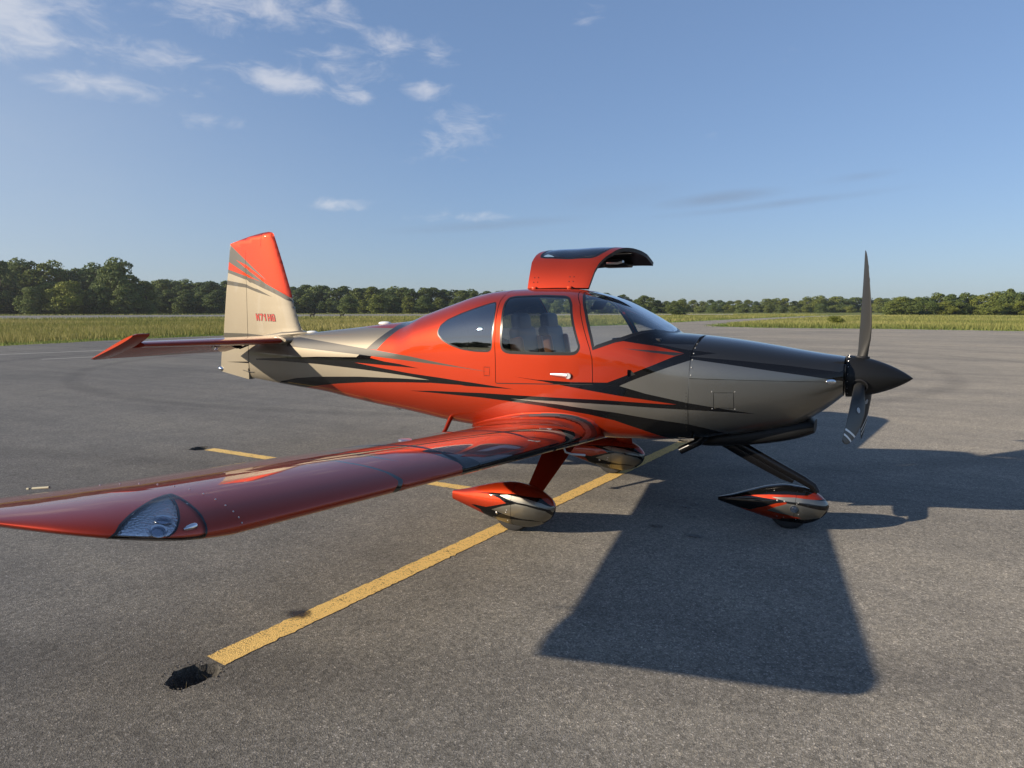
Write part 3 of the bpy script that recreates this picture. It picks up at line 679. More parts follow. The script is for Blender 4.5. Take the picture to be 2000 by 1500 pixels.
    # tip
    def tp(y, qa):
        ay = np.clip(np.asarray(y, float), 4.15, 4.88); u = np.clip(np.asarray(qa)/UQ, -1, 1); q = (ay-4.15)/.73
        xl = pchip(TY, TX, ay); xt = -.851-.16*q; xc = u*u; x = xl-(xl-xt)*xc; up, lo = naca(xc); dx = W_XLE-x
        zc = W_Z0 + W_DIH*(ay-.6) - dx*W_INC + .14*q**2*(1-.6*xc)
        zu = zc + up*W_CH*(1-1.2*q*q); th = np.maximum((up-lo)*W_CH*(1-q**1.3)*(1-.05*q), 0)
        return np.stack([x, side*np.asarray(y, float), np.where(u >= 0, zu, zu-th)], 1)
    lens = chaikin(np.array([(4.56, -.05), (4.534, .121), (4.509, .214), (4.436, .334), (4.334, .418), (4.22, .46), (4.222, .42), (4.229, .375), (4.251, .243), (4.276, .085), (4.285, -.02), (4.295, -.18), (4.34, -.34), (4.44, -.36), (4.54, -.24)])*[1, UQ], 1)
    lin = offset_poly(lens, -.0075)
    dl = [(4.221, .47), (4.262, .38), (4.315, .27), (4.365, .16), (4.405, .05), (4.43, -.06), (4.445, -.2), (4.45, -.36)]
    dvd = stroke(dense(np.array(dl)*[1, UQ], .03, False), .007)
    inb_ = np.array([(4.15, .6), (4.221, .6)] + dl + [(4.44, -.5), (4.15, -.5)])*[1, UQ]
    Yt = 4.15 + .73*np.sin(np.linspace(0, math.pi/2, 34))
    st = Skin(tp, lambda a, b: fd_normal(tp, np.clip(a, 4.155, 4.872), np.clip(b, -UQ+.006, UQ-.006), .004, .01), Yt, np.concatenate([-np.linspace(1, 0, 26)[:-1], np.linspace(0, 1, 32)])*UQ, [lens, lin, dvd])
    if np.sum(st.N*(st.P-st.P.mean(0))) < 0: st.N = -st.N
    fn = np.cross(st.P[st.T[:, 1]]-st.P[st.T[:, 0]], st.P[st.T[:, 2]]-st.P[st.T[:, 0]])
    if np.sum(fn*st.N[st.T[:, 0]]) < 0: st.T = st.T[:, ::-1]
    ml, mi_ = st.mask(lens), st.mask(lin)
    st.build('wing_tip', ~ml, RED, w)
    st.build('lens_frame', ml & ~mi_, SEAL, w); st.build('light_lens', mi_, CLEAR, w)
    # shallow lamp housing behind the lens: silver outboard bay, red inboard bay, dark divider, lamps
    HRED = plain('housing_red', (.74, .075, .025), .4); HSIL = plain('housing_silver', (.86, .87, .89), .26, .75); nt_ = HSIL.node_tree
    vo_ = nt_.nodes.new('ShaderNodeTexVoronoi'); vo_.inputs['Scale'].default_value = 95; tc_ = nt_.nodes.new('ShaderNodeTexCoord'); bp_n = nt_.nodes.new('ShaderNodeBump'); bp_n.inputs['Strength'].default_value = .5; bp_n.inputs['Distance'].default_value = .006
    nt_.links.new(tc_.outputs['Object'], vo_.inputs['Vector']); nt_.links.new(vo_.outputs['Distance'], bp_n.inputs['Height']); nt_.links.new(bp_n.outputs[0], nt_.nodes['Principled BSDF'].inputs['Normal'])
    red_bay = st.mask(inb_); dv = st.mask(dvd) & ml
    mh = st.build('lamp_housing', ml & ~dv, [HRED, HSIL], w, np.where(red_bay, 0, 1), -.011)
    st.build('divider', dv, PLASTIC, w, None, -.004)
    def inn(y, u, d):
        p = tp(np.array([y]), np.array([u*UQ]))[0]; n_ = fd_normal(tp, np.array([y]), np.array([u*UQ]), .004, .01)[0]; c_ = np.array([.2, side*4.3, .99])
        if np.dot(n_, p-c_) < 0: n_ = -n_
        return Vector(p - n_*d), Vector(n_)
    LG = plain('lamp_glass', (.34, .38, .46), .06, .85, 1.0)
    for yy, uu, rr_ in ((4.385, .235, .026), (4.432, .110, .024)):
        p_, n_ = inn(yy, uu, .008); Mx = Matrix.Translation(p_) @ n_.to_track_quat('Z', 'Y').to_matrix().to_4x4()
        bm = bmesh.new(); bm_lathe(bm, [(-.004, rr_*.7), (.002, rr_*1.18), (.004, rr_*1.18), (.002, rr_)], 24, (0, 0, 0), 'z'); bm.transform(Mx); bm_obj('lamp_rim', bm, CHROME, w)
        bm = bmesh.new(); bmesh.ops.create_uvsphere(bm, u_segments=20, v_segments=12, radius=rr_, matrix=Mx @ Matrix.Diagonal((1, 1, .22, 1))); bm_obj('lamp', bm, LG, w)
    p_, n_ = inn(4.325, .125, .006)
    bm = bmesh.new(); bm_lathe(bm, [(-.030, .003), (-.020, .008), (0, .0115), (.016, .0115), (.020, .009)], 20, p_, 'y')
    bm_obj('position_light', bm, CHROME, w)
    # fuel cap, pitot, tip rod, seam screws
    def top(x, ay):
        xc = (W_XLE-x)/W_CH; return float(W_Z0+W_DIH*(ay-.6)-(W_XLE-x)*W_INC+naca(np.array([xc]))[0][0]*W_CH)
    z = top(-.16, 2.29); bm = bmesh.new(); bm_lathe(bm, [(0, .045), (.005, .045), (.007, .040), (.007, .002)], 24, (-.16, side*2.29, z-.001), 'z'); bm_obj('fuel_cap', bm, ALU, w)
    bm = bmesh.new(); bm_tube(bm, [(-.80, side*4.112, .925), (-.93, side*4.118, .905)], .0055, 8); bm_tube(bm, [(-.955, side*4.12, .900), (-.975, side*4.12, .898)], .005, 8); bm_obj('static_wick', bm, plain('wick', (.30, .28, .20), .7), w)
    bm = bmesh.new()
    for u in np.linspace(.05, .8, 12):
        p = tp(np.array([4.137+.013]), np.array([u*UQ]))[0]; p[1] -= side*.012
        bmesh.ops.create_icosphere(bm, subdivisions=1, radius=.0035, matrix=Matrix.Translation(p))
    o2 = bm_obj('tip_screws', bm, ALU, w); o2['kind'] = 'stuff'
    if side < 0:
        bm = bmesh.new(); bm_tube(bm, [(.40, -1.06, .70), (.42, -1.06, .655), (.47, -1.06, .645), (.58, -1.06, .648)], .008, 8); bm_obj('pitot_tube', bm, WHITE, w)
        bm = bmesh.new()                                # small white script mark
        pp = [(.262, 1.185), (.285, 1.150), (.300, 1.128), (.318, 1.120), (.322, 1.100), (.305, 1.098), (.296, 1.118), (.310, 1.140), (.330, 1.135)]
        bm_tube(bm, [(x, -ay, top(x, ay)+.001) for x, ay in pp], .005, 6, True, (1, .15)); bm_obj('wing_emblem', bm, WHITE, w)
    return w
make_wing(-1); make_wing(1)

# ---------------- tail ----------------
def fin_le(z): return np.interp(z, [1.30, 1.46, 1.507, 1.602, 1.776, 1.967, 2.238, 2.466, 2.607, 2.64], [-3.22, -3.302, -3.347, -3.391, -3.455, -3.506, -3.602, -3.688, -3.743, -3.80])
def rud_te(z): return np.interp(z, [.90, 1.194, 1.365, 1.629, 1.927, 2.257, 2.529, 2.64], [-4.750, -4.715, -4.67, -4.631, -4.584, -4.522, -4.473, -4.45])
def fin_top(x): return np.interp(x, [-4.49, -4.449, -4.135, -3.954, -3.82, -3.77, -3.735], [2.50, 2.526, 2.592, 2.618, 2.630, 2.622, 2.585])
def fin_y(x, z):
    le, te = fin_le(z), rud_te(z); ch = le-te; xc = np.clip((le-x)/ch, 0, 1)
    h = naca(xc, .085, 0.0, .4)[0]*ch; h = np.where(xc > .6, np.minimum(h, .045*(1-xc)/.4+.002), h)
    return h*np.sqrt(np.clip((fin_top(x)+.004-z)/.06, 0.0, 1))
def fin_part(name, outline, cols, base, lines=()):
    o = dense(outline, .04); a0, a1 = o[:, 0].min(), o[:, 0].max(); b0, b1 = o[:, 1].min(), o[:, 1].max()
    fp = lambda x, z: np.stack([x, -fin_y(x, z), z], 1)
    s = Skin(fp, lambda x, z: fd_normal(fp, x, z), np.linspace(a0, a1, 30), np.linspace(b0, b1, 44), [o] + [np.array(p) for _, p in cols] + list(lines))
    s.N = np.where((s.N[:, 1] > 0)[:, None], -s.N, s.N)
    fn = np.cross(s.P[s.T[:, 1]]-s.P[s.T[:, 0]], s.P[s.T[:, 2]]-s.P[s.T[:, 0]])
    if np.sum(fn[:, 1]) > 0: s.T = s.T[:, ::-1]
    m = s.mask(o); ci = np.full(len(s.T), COLORS[base])
    for c, p in cols: ci[s.mask(p)] = COLORS[c]
    for l in lines: ci[s.mask(l)] = 5
    T = s.T[m]; u, inv = np.unique(T, return_inverse=True); F = inv.reshape(T.shape); n = len(u); P = s.P[u]; Nn = s.N[u]
    P2 = P*[1, -1, 1]; N2 = Nn*[1, -1, 1]
    e = {}
    for f in F:
        for i in range(3):
            a, b = f[i], f[(i+1) % 3]
            if (b, a) in e: del e[(b, a)]
            else: e[(a, b)] = 1
    rim = [(b, a, a+n, b+n) for a, b in e]
    cm = ci[m]; emap = {}
    return mesh_obj(name, np.concatenate([P, P2]), [tuple(f) for f in F] + [tuple(f[::-1]+n) for f in F] + rim, PAINTS + [SEAM], plane, list(cm) + list(cm) + [COLORS[base] if base != 'tan' else 1]*len(rim), np.concatenate([Nn, N2]))
charA = [(-4.47,2.505),(-4.19,2.315),(-4.028,2.203),(-3.857,2.087),(-3.858,2.069),(-3.51,1.88),(-3.47,1.825),(-3.863,1.972),(-4.215,2.094),(-4.56,2.185)]
redA = [(-4.378,2.33),(-4.2,2.268),(-3.857,2.082),(-3.498,1.875),(-3.859,2.039),(-4.208,2.229)]
redB = [(-4.55,2.325),(-4.211,2.17),(-3.934,2.058),(-4.213,2.136),(-4.55,2.225)]
redT = [(-4.60,2.60),(-4.47,2.505),(-4.19,2.315),(-4.028,2.203),(-3.857,2.087),(-3.858,2.069),(-3.51,1.88),(-3.3,1.80),(-3.3,2.9),(-4.6,2.9)]
strp = [(-4.60,2.095),(-4.219,2.04),(-3.99,1.974),(-3.755,1.882),(-3.992,1.938),(-4.195,1.995),(-4.60,2.04)]
basec = [(-4.75,1.455),(-4.187,1.453),(-3.891,1.436),(-4.191,1.385),(-4.75,1.37)]
spik = [(-4.62,1.098),(-4.205,1.118),(-4.19,1.118),(-4.19,1.098)]
cl = [('red', redT), ('char', charA), ('red', redA), ('red', redB), ('char', strp), ('char', basec), ('blk', spik)]
hz = np.linspace(1.25, 2.42, 8)
fin_out = [(-4.186, 1.25)] + [(float(fin_le(z)), z) for z in np.linspace(1.25, 2.60, 24)] + [(-3.77, 2.622), (-3.82, 2.630), (-3.911, 2.623), (-3.921, 2.461), (-4.19, 2.43)]
rud_out = [(-4.194, .905), (-4.194, 2.424), (-3.926, 2.456), (-3.917, 2.622), (-3.954, 2.618), (-4.135, 2.592), (-4.449, 2.526), (-4.473, 2.52)] + [(float(rud_te(z)), z) for z in np.linspace(2.48, 1.0, 20)] + [(-4.742, .983), (-4.70, .972)]
fin = fin_part('fin', fin_out, cl, 'tan'); rud = fin_part('rudder', rud_out, cl, 'tan')
bm = bmesh.new(); bm.free()
for zz_, w_ in ((1.76, .05), (2.20, .045), (1.01, .085)):
    bm = bmesh.new(); bm_box(bm, (-4.20, 0, zz_), (.016, w_, .05)); bm_obj('hinge_bracket', bm, SEAM, rud, False)
bm = bmesh.new(); bm_tube(bm, [(-4.10, -.055, .995), (-4.20, -.06, 1.0), (-4.29, -.045, 1.012)], .004, 6); bm_obj('rudder_cable', bm, PLASTIC, rud)
# fin root fairing and tail light
bm = bmesh.new(); bm_tube(bm, [(-3.24, 0, 1.475), (-3.36, 0, 1.468), (-3.6, 0, 1.452), (-3.9, 0, 1.42), (-4.16, 0, 1.39)], [.02, .055, .075, .062, .038], 14, True, (1, .62)); bm_obj('fin_fairing', bm, TAN, plane)
bm = bmesh.new(); bm_lathe(bm, [(-4.785, .004), (-4.775, .018), (-4.755, .026), (-4.72, .028), (-4.69, .012)], 18, (0, 0, 1.008), 'x'); bm_obj('tail_light', bm, CHROME, plane)
# registration: block letters built from strokes
LET = {'N': [[(0, 0), (0, 1)], [(0, 1), (1, 0)], [(1, 0), (1, 1)]], '7': [[(0, 1), (1, 1)], [(1, 1), (.35, 0)]], '1': [[(.05, .80), (.5, 1)], [(.5, 1), (.5, 0)]],
       'H': [[(0, 0), (0, 1)], [(1, 0), (1, 1)], [(0, .5), (1, .5)]], 'G': [[(1, .78), (.8, 1)], [(.8, 1), (.15, 1)], [(.15, 1), (0, .85)], [(0, .85), (0, .15)], [(0, .15), (.15, 0)], [(.15, 0), (1, 0)], [(1, 0), (1, .46)], [(1, .46), (.55, .46)]]}
NUMO = plain('number_outline', (.085, .012, .008), .4, 0, .6); NUMR = plain('number_red', (.50, .028, .012), .35, 0, .6)
def registration(side):
    for nm, mat, ex, off in (('registration_outline', NUMO, .0042, .0012), ('registration', NUMR, 0.0, .0032)):
        V = []; F = []; lw, lh, pitch, hw = .038, .064, .0655, .0074; k = 0
        for i, ch in enumerate('N71HG'):
            for st in LET[ch]:
                a, b = [np.array([p[0]*lw + i*pitch, p[1]*lh]) for p in st]; t = (b-a)/np.linalg.norm(b-a); n = np.array([-t[1], t[0]]); h = hw+ex; a = a - t*h*.92; b = b + t*h*.92
                m = 5; base = len(V)
                for j in range(m+1):
                    for sg in (1, -1):
                        p = a + (b-a)*j/m + n*h*sg; x = p[0] - .20*(p[1]-lh/2); X = -4.020 + x if side < 0 else -3.735 - x; Z = 1.617 + p[1] - (X+4.03)*.022
                        V.append((X, side*(float(fin_y(np.array([X]), np.array([Z]))[0]) + off + k*.00006), Z))
                F += [(base+2*j, base+2*j+1, base+2*j+3, base+2*j+2)[::1] for j in range(m)]; k += 1
        mesh_obj(nm, V, F, mat, fin, smooth=False)
registration(-1); registration(1)
# stabiliser, elevators
def foil_loft(name, secs, mats, parent, midx=None, n=15):
    """secs: (y, x_le, x_te, z_le, z_te, t, xc0, xc1)"""
    V = []; k = None
    for y, xl, xt, zl, zt, t, c0, c1 in secs:
        xc = c0 + (c1-c0)*(1-np.cos(np.linspace(0, math.pi, n)))/2; h = naca(xc, t, 0, .4)[0]*(xl-xt)
        up = [(xl-(xl-xt)*a, y, zl+(zt-zl)*a+b) for a, b in zip(xc, h)]; lo = [(xl-(xl-xt)*a, y, zl+(zt-zl)*a-b-.0004) for a, b in zip(xc, h)]
        V += up + lo[::-1]; k = 2*n
    F = []; m = len(secs)
    for i in range(m-1):
        for j in range(k): F.append((i*k+j, i*k+(j+1) % k, (i+1)*k+(j+1) % k, (i+1)*k+j))
    F += [tuple(range(k))[::-1], tuple((m-1)*k+j for j in range(k))]
    o = mesh_obj(name, V, F, mats, parent); bm = bmesh.new(); bm.from_mesh(o.data); bmesh.ops.recalc_face_normals(bm, faces=bm.faces); bm.to_mesh(o.data); bm.free()
    o.data.set_sharp_from_angle(angle=R(40)); return o
for sgn in (-1, 1):
    ys = [.05, .16, .5, 1.0, 1.5, 1.66]
    le = lambda y: np.interp(y, [.05, .16, 1.66], [-3.44, -3.48, -3.73]); te = lambda y: np.interp(y, [0, 1.8], [-4.50, -4.33])
    hx = -4.02
    st = foil_loft('stabiliser', [(sgn*y, le(y), te(y), 1.385+.008*y, 1.385+.008*y, .098, 0, (le(y)-hx)/(le(y)-te(y))) for y in ys], RED if False else [RED], plane)
    el = foil_loft('elevator', [(sgn*y, hx+.06, te(y)+.02, 1.385+.008*y+.023, 1.385+.008*y-.150, .11, .08, 1) for y in (.15, .5, 1.0, 1.5, 1.675)], [RED], plane)
    foil_loft('elevator_tip', [(sgn*y, f, te(1.7)+.02, 1.505-a*.2, 1.245+a*.2, t, 0, 1) for y, f, a, t in ((1.69, -3.60, 0, .095), (1.75, -3.60, 0, .100), (1.80, -3.605, .0, .085), (1.835, -3.64, .05, .045))], [RED], el)
    foil_loft('stabiliser_root', [(sgn*y, -3.30-.9*(y-.03), -4.30, 1.393, 1.385, t, 0, .75) for y, t in ((.03, .12), (.12, .118), (.17, .105))], [TAN], st)
    bm = bmesh.new(); bm_box(bm, (-4.10, sgn*.30, 1.325), (.16, .10, .02), Matrix.Rotation(R(18), 3, 'Y'), .004); bm_tube(bm, [(-4.02, sgn*.18, 1.33), (-4.1, sgn*.2, 1.30), (-4.17, sgn*.18, 1.285)], .012, 8); bm_obj('trim_link', bm, PLASTIC, el)
    bm = bmesh.new(); bm_tube(bm, [(-4.05, sgn*.62, 1.335), (-4.09, sgn*.62, 1.31)], .015, 8); bm_tube(bm, [(-4.03, sgn*.56, 1.33), (-4.1, sgn*.60, 1.315)], .008, 6); bm_obj('hinge_bolt', bm, ALU, el)

# ---------------- landing gear ----------------
def pant(name, rows, y0, paints, base, parent, axle):
    L = Loft(rows, y0); q = .42
    def tq(p):
        d = dense(p, .02); x = np.clip(d[:, 0], L.x0, L.x1); return np.stack([x, L.s_of(x, d[:, 1])*q], 1)
    ps = [(COLORS[n], tq(p)) for n, p in paints]
    seam = stroke(np.stack([np.full(40, axle[0]+(.03 if y0 else .10)) + np.linspace(0, 0 if y0 else -.06, 40), np.linspace(-q, q, 40)], 1), .003)
    A = L.x0 + (L.x1-L.x0)*(1-np.cos(np.linspace(0, math.pi, 70)))/2
    s = Skin(lambda x, b: L.point(x, b/q), lambda x, b: L.normal(x, b/q), A, np.linspace(-q, q, 61), [v for _, p in ps for v in (p, mir(p))] + [seam], flip=True)
    ci = np.full(len(s.T), COLORS[base])
    for c, p in ps: ci[s.mask(p) | s.mask(mir(p))] = c
    sm = s.mask(seam)
    o = s.build(name, ~sm, PAINTS, parent, ci); s.build('fairing_seam', sm, SEAM, o, None, -.002)
    ends = L.point(np.full(24, L.x0), np.linspace(-1, 1, 24)); mesh_obj('fairing_tail', [(L.x0, y0, ends[:, 2].mean())] + ends.tolist(), [(0, i, i+1) for i in range(1, 24)], PAINTS[COLORS[base]], o, smooth=False)
    bm = bmesh.new(); r = .165 if y0 else .150
    bm_lathe(bm, [(-.062, r*.55), (-.062, r*.80), (-.055, r*.93), (-.035, r), (.035, r), (.055, r*.93), (.062, r*.80), (.062, r*.55)], 40, (axle[0], y0, r-.004), 'y'); bm_obj('tyre', bm, RUBBER, o)
    return o, L
def pant_dots(L, o, spots, r, mat, nm='fairing_screws', side=1):
    bm = bmesh.new()
    for x, z in spots:
        s = L.s_of([x], [z])*side; p = Vector(L.point([x], s)[0]); n = Vector(L.normal([x], s)[0])
        bmesh.ops.create_uvsphere(bm, u_segments=8, v_segments=6, radius=r, matrix=Matrix.Translation(p) @ n.to_track_quat('Z', 'Y').to_matrix().to_4x4() @ Matrix.Diagonal((1, 1, .4, 1)))
    k = bm_obj(nm, bm, mat, o); k['kind'] = 'stuff'
for sgn in (-1, 1):
    o, L = pant('wheel_fairing', PANT_M, sgn*1.10, PANT_M_PAINT, 'red', plane, (.0, 0))
    o['label'] = 'teardrop fairing of the near main wheel' if sgn < 0 else 'teardrop fairing of the far main wheel'
    pant_dots(L, o, [(-.012, .165), (-.004, .185), (-.005, .095)], .006, ALU, side=1); pant_dots(L, o, [(-.10, .148)], .011, ALU, 'jack_point', side=1)
    bm = bmesh.new(); a = Vector((.205, sgn*.56, .70)); b = Vector((.165, sgn*1.07, .33)); k = 7
    for i in range(k): pass
    prof = [(1.0, 0), (.75, .42), (.3, .62), (-.3, .5), (-1.0, .06), (-1.0, -.06), (-.3, -.5), (.3, -.62), (.75, -.42)]
    rings = []
    for i in range(k):
        t = i/(k-1); c = a.lerp(b, t); hc = .145*(1-t) + .072*t; th = .030*(1-t) + .022*t
        rings.append([bm.verts.new(c + Vector((px*hc, 0, 0)) + Vector((0, sgn*.58, .81))*(pz*th)) for px, pz in prof])
    for i in range(k-1):
        for j in range(len(prof)): bm.faces.new((rings[i][j], rings[i][(j+1) % 9], rings[i+1][(j+1) % 9], rings[i+1][j]))
    bm.faces.new(rings[0]); bm.faces.new(rings[-1]); bmesh.ops.recalc_face_normals(bm, faces=bm.faces)
    bm_obj('main_gear_leg', bm, RED, plane, True, 60)
o, L = pant('wheel_fairing', PANT_N, 0.0, PANT_N_PAINT, 'blk', plane, (1.905, 0)); o['label'] = 'black, red and grey teardrop fairing of the nose wheel'
pant_dots(L, o, [(1.83, .236), (1.885, .236)], .008, STEEL); pant_dots(L, o, [(1.83, .105), (1.88, .103), (1.99, .14), (1.975, .225), (1.985, .235), (1.80, .305), (1.97, .098)], .0045, STEEL)
p = Vector(L.point([1.955], L.s_of([1.955], [.184]))[0])
bm = bmesh.new(); bm_lathe(bm, [(-.006, .028), (.004, .028), (.004, .018), (-.012, .014)], 20, (p[0], p[1]-.001, p[2]), 'y'); bm_obj('axle_ring', bm, CHROME, o)
bm = bmesh.new(); bm_lathe(bm, [(-.004, .017), (.006, .014), (.008, .004)], 16, (p[0], p[1]-.004, p[2]), 'y'); bm_obj('axle_bolt', bm, PLASTIC, o)
bm = bmesh.new(); pts = [(1.36, 0, .72), (1.47, 0, .655), (1.75, 0, .515), (2.00, 0, .395), (2.075, 0, .352), (2.105, 0, .305)]
bm_tube(bm, pts, [.040, .039, .037, .034, .031, .026], 14, True, (.75, 1)); bm_obj('nose_gear_leg', bm, GLOSSB, plane)
bm = bmesh.new(); bm_tube(bm, [(1.36, 0, .665), (1.62, 0, .53), (1.85, 0, .415), (1.93, 0, .375)], [.05, .046, .036, .018], 10, True, (.35, 1)); bm_obj('leg_fairing', bm, GLOSSB, plane)

# ---------------- nose: spinner, propeller, scoop, exhaust ----------------
HUB = Vector((2.365, 0, 1.235))
bm = bmesh.new()
prof = [(2.272, .146), (2.274, .157)] + [(2.28+.432*t, .158*(1-t**1.75)**.86 if t < 1 else .001) for t in np.linspace(0, 1, 22)]
bm_lathe(bm, prof, 64, (0, 0, 1.235), 'x'); sp = bm_obj('spinner', bm, SATIN, plane)
bm = bmesh.new()
for k in range(18):
    t = 2*math.pi*(k+.5)/18; bmesh.ops.create_icosphere(bm, subdivisions=1, radius=.0042, matrix=Matrix.Translation((2.287, math.cos(t)*.1575, 1.235+math.sin(t)*.1575)))
o = bm_obj('spinner_screws', bm, ALU, sp); o['kind'] = 'stuff'
Yw = np.array(Matrix.Rotation(R(-2.2), 3, 'Z'))
def blade(phi):
    rs = np.array([.085, .14, .20, .28, .38, .50, .62, .74, .84, .90, .935, .955]); ch = np.array([.076, .080, .098, .130, .155, .160, .148, .124, .096, .070, .043, .015])
    be = np.radians([52, 50, 46, 40, 34, 29, 25, 22, 20, 19, 18.5, 18]); th = np.array([.070, .066, .046, .032, .024, .019, .015, .012, .009, .007, .005, .003])
    sw = np.array([0, 0, .004, .012, .018, .016, .008, -.006, -.024, -.040, -.052, -.062]); n = 12; V = []
    for r, c, b, t, s in zip(rs, ch, be, th, sw):
        for j in range(n*2):
            a = 2*math.pi*j/(n*2); xx = math.cos(a); yy = math.sin(a)
            cx = (xx*.5 + .12)*c + s; ty = yy*.5*t*(1 - .35*max(0, -xx)*(r > .18))
            # chord direction: leading edge forward (+x) and towards -y; thickness direction normal to it
            e1 = np.array([math.sin(b), -math.cos(b), 0]); e2 = np.array([math.cos(b), math.sin(b), 0])
            V.append(e1*cx + e2*ty + np.array([0, 0, r]))
    V = np.array(V); cph, sph = math.cos(phi), math.sin(phi)
    Rm = np.array([[1, 0, 0], [0, cph, -sph], [0, sph, cph]]); Rm = Yw@Rm; V = V@Rm.T + np.array(HUB)
    k = 2*n; m = len(rs); F = [(i*k+j, i*k+(j+1) % k, (i+1)*k+(j+1) % k, (i+1)*k+j) for i in range(m-1) for j in range(k)] + [tuple(range(k))[::-1], tuple((m-1)*k+j for j in range(k))]
    o = mesh_obj('propeller_blade', V, F, BLADE, plane); b2 = bmesh.new(); b2.from_mesh(o.data); bmesh.ops.recalc_face_normals(b2, faces=b2.faces); b2.to_mesh(o.data); b2.free()
    def at(r, cx, ty):
        b = np.interp(r, rs, be); e1 = np.array([math.sin(b), -math.cos(b), 0]); e2 = np.array([math.cos(b), math.sin(b), 0])
        return (e1*cx + e2*ty + np.array([0, 0, r]))@Rm.T + np.array(HUB)
    # white tip stripes on the back (cambered rear) face, and an oval maker's badge
    def half(r): return np.interp(r, rs, ch), np.interp(r, rs, sw), np.interp(r, rs, th)
    def strip(rl, rt, w):
        V = []
        for f in np.linspace(-.36, .60, 8):
            for d in (0, w):
                r = rl + (rt-rl)*(f+.36)/.96 + d; c, s, t = half(r); xx = np.clip((f-.12)*2, -1, 1)
                ty = .5*t*math.sqrt(max(0, 1-xx*xx))*(1-.35*max(0, -xx))
                V.append(at(r, f*c+s, ty+.0018))
        return V, [(2*i, 2*i+1, 2*i+3, 2*i+2) for i in range(7)]
    for rl, rt in ((.79, .70), (.86, .80)):
        V, F = strip(rl, rt, .028); mesh_obj('tip_stripe', V, F, WHITE, o)
    bm = bmesh.new(); c, s, t = half(.44); pc = Vector(at(.44, s+.12*c, t*.5+.001)); ax = Vector(at(.44, s+.12*c, t*.5+.02)) - pc
    q = ax.to_track_quat('Z', 'Y').to_matrix().to_4x4(); rad = (Vector(at(.50, 0, 0))-Vector(at(.38, 0, 0))).normalized()
    z = ax.normalized(); y = (rad - z*rad.dot(z)).normalized(); x = y.cross(z); Mx = Matrix.Translation(pc) @ Matrix((x, y, z)).transposed().to_4x4()
    pts = [Mx @ Vector((.013*math.cos(a), .026*math.sin(a), .001)) for a in np.linspace(0, 2*math.pi, 25)]
    bm_tube(bm, pts, .0026, 6, False); bm_tube(bm, [Mx @ Vector(v) for v in ((.007, .012, .001), (-.006, .010, .001), (.006, -.010, .001), (-.007, -.012, .001))], .0024, 6)
    bm_obj('blade_badge', bm, WHITE, o)
    # dark root opening in the spinner
    bm = bmesh.new(); bm_lathe(bm, [(.120, .056), (.150, .060), (.152, .052), (.12, .05)], 28, (0, 0, 0), 'z')
    ob = bm_obj('root_collar', bm, PLASTIC, o); ob.data.transform(Matrix.Translation(HUB) @ Matrix.Rotation(phi, 4, 'X')); return o
for k in range(3): blade(2*math.pi*k/3 - R(5))
# carburettor-air scoop under the cowl
SC = [(1.195, .72, .615, .11, .66, 2.4, 2.4), (1.23, .75, .612, .15, .665, 2.4, 2.6), (1.44, .80, .628, .18, .695, 2.4, 2.6), (1.67, .86, .664, .18, .735, 2.4, 2.6), (1.90, .92, .716, .165, .79, 2.4, 2.6), (2.03, .915, .762, .14, .83, 2.5, 2.6), (2.072, .885, .785, .125, .835, 2.6, 2.6)]
Ls = Loft(SC); s = Skin(lambda x, b: Ls.point(x, b/.4), lambda x, b: Ls.normal(x, b/.4), np.linspace(1.195, 2.072, 40), np.linspace(-.4, .4, 41), [], flip=True)
sc_ = s.build('air_scoop', np.ones(len(s.T), bool), SATIN, plane)
for xx, sg in ((1.195, 1), (2.072, -1)):
    e = Ls.point(np.full(30, xx), np.linspace(-1, 1, 30)); mesh_obj('scoop_end', [(xx-.0, 0, e[:, 2].mean())] + e.tolist(), [(0, i, i+1)[::sg] for i in range(1, 30)], SATIN if sg > 0 else SEAM, sc_, smooth=False)
for yy in (-.25, .25):
    bm = bmesh.new(); bm_tube(bm, [(1.30, yy, .75), (1.23, yy, .672), (1.085, yy, .588)], .032, 16, False); bm_tube(bm, [(1.085, yy, .588), (1.20, yy, .655)], .028, 16, False); bm_obj('exhaust_pipe', bm, GLOSSB, plane)
# antennas, step
bm = bmesh.new()
pr = [(-1.955, .78), (-2.03, .79), (-2.015, .70), (-1.985, .682), (-1.965, .685)]
for yy in (-.006, .006): pass
va = [bm.verts.new((x, -.006, z)) for x, z in pr]; vb = [bm.verts.new((x, .006, z)) for x, z in pr]
bm.faces.new(va); bm.faces.new(vb[::-1])
for i in range(5): bm.faces.new((va[i], vb[i], vb[(i+1) % 5], va[(i+1) % 5]))
bmesh.ops.recalc_face_normals(bm, faces=bm.faces); bm_obj('belly_antenna', bm, WHITE, plane, False)
for nm, c, d in (('belly_sensor', (-2.29, 0, .772), (.055, .03, .045)), ('roof_antenna', (-3.19, 0, 1.483), (.075, .045, .018)), ('roof_antenna', (-2.15, 0, 1.592), (.08, .05, .022))):
    bm = bmesh.new(); bmesh.ops.create_uvsphere(bm, u_segments=16, v_segments=10, radius=1, matrix=Matrix.Translation(c) @ Matrix.Diagonal((*d, 1))); bm_obj(nm, bm, WHITE, plane)
for sgn in (-1, 1):
    bm = bmesh.new(); bm_tube(bm, [(-1.02, sgn*.40, .78), (-1.03, sgn*.46, .72), (-.99, sgn*.60, .64), (-.97, sgn*.72, .58)], [.022, .022, .018, .016], 10); bm_tube(bm, [(-1.0, sgn*.71, .58), (-.93, sgn*.71, .58)], .03, 8, True, (1, .3)); bm_obj('cabin_step', bm, RED, plane)

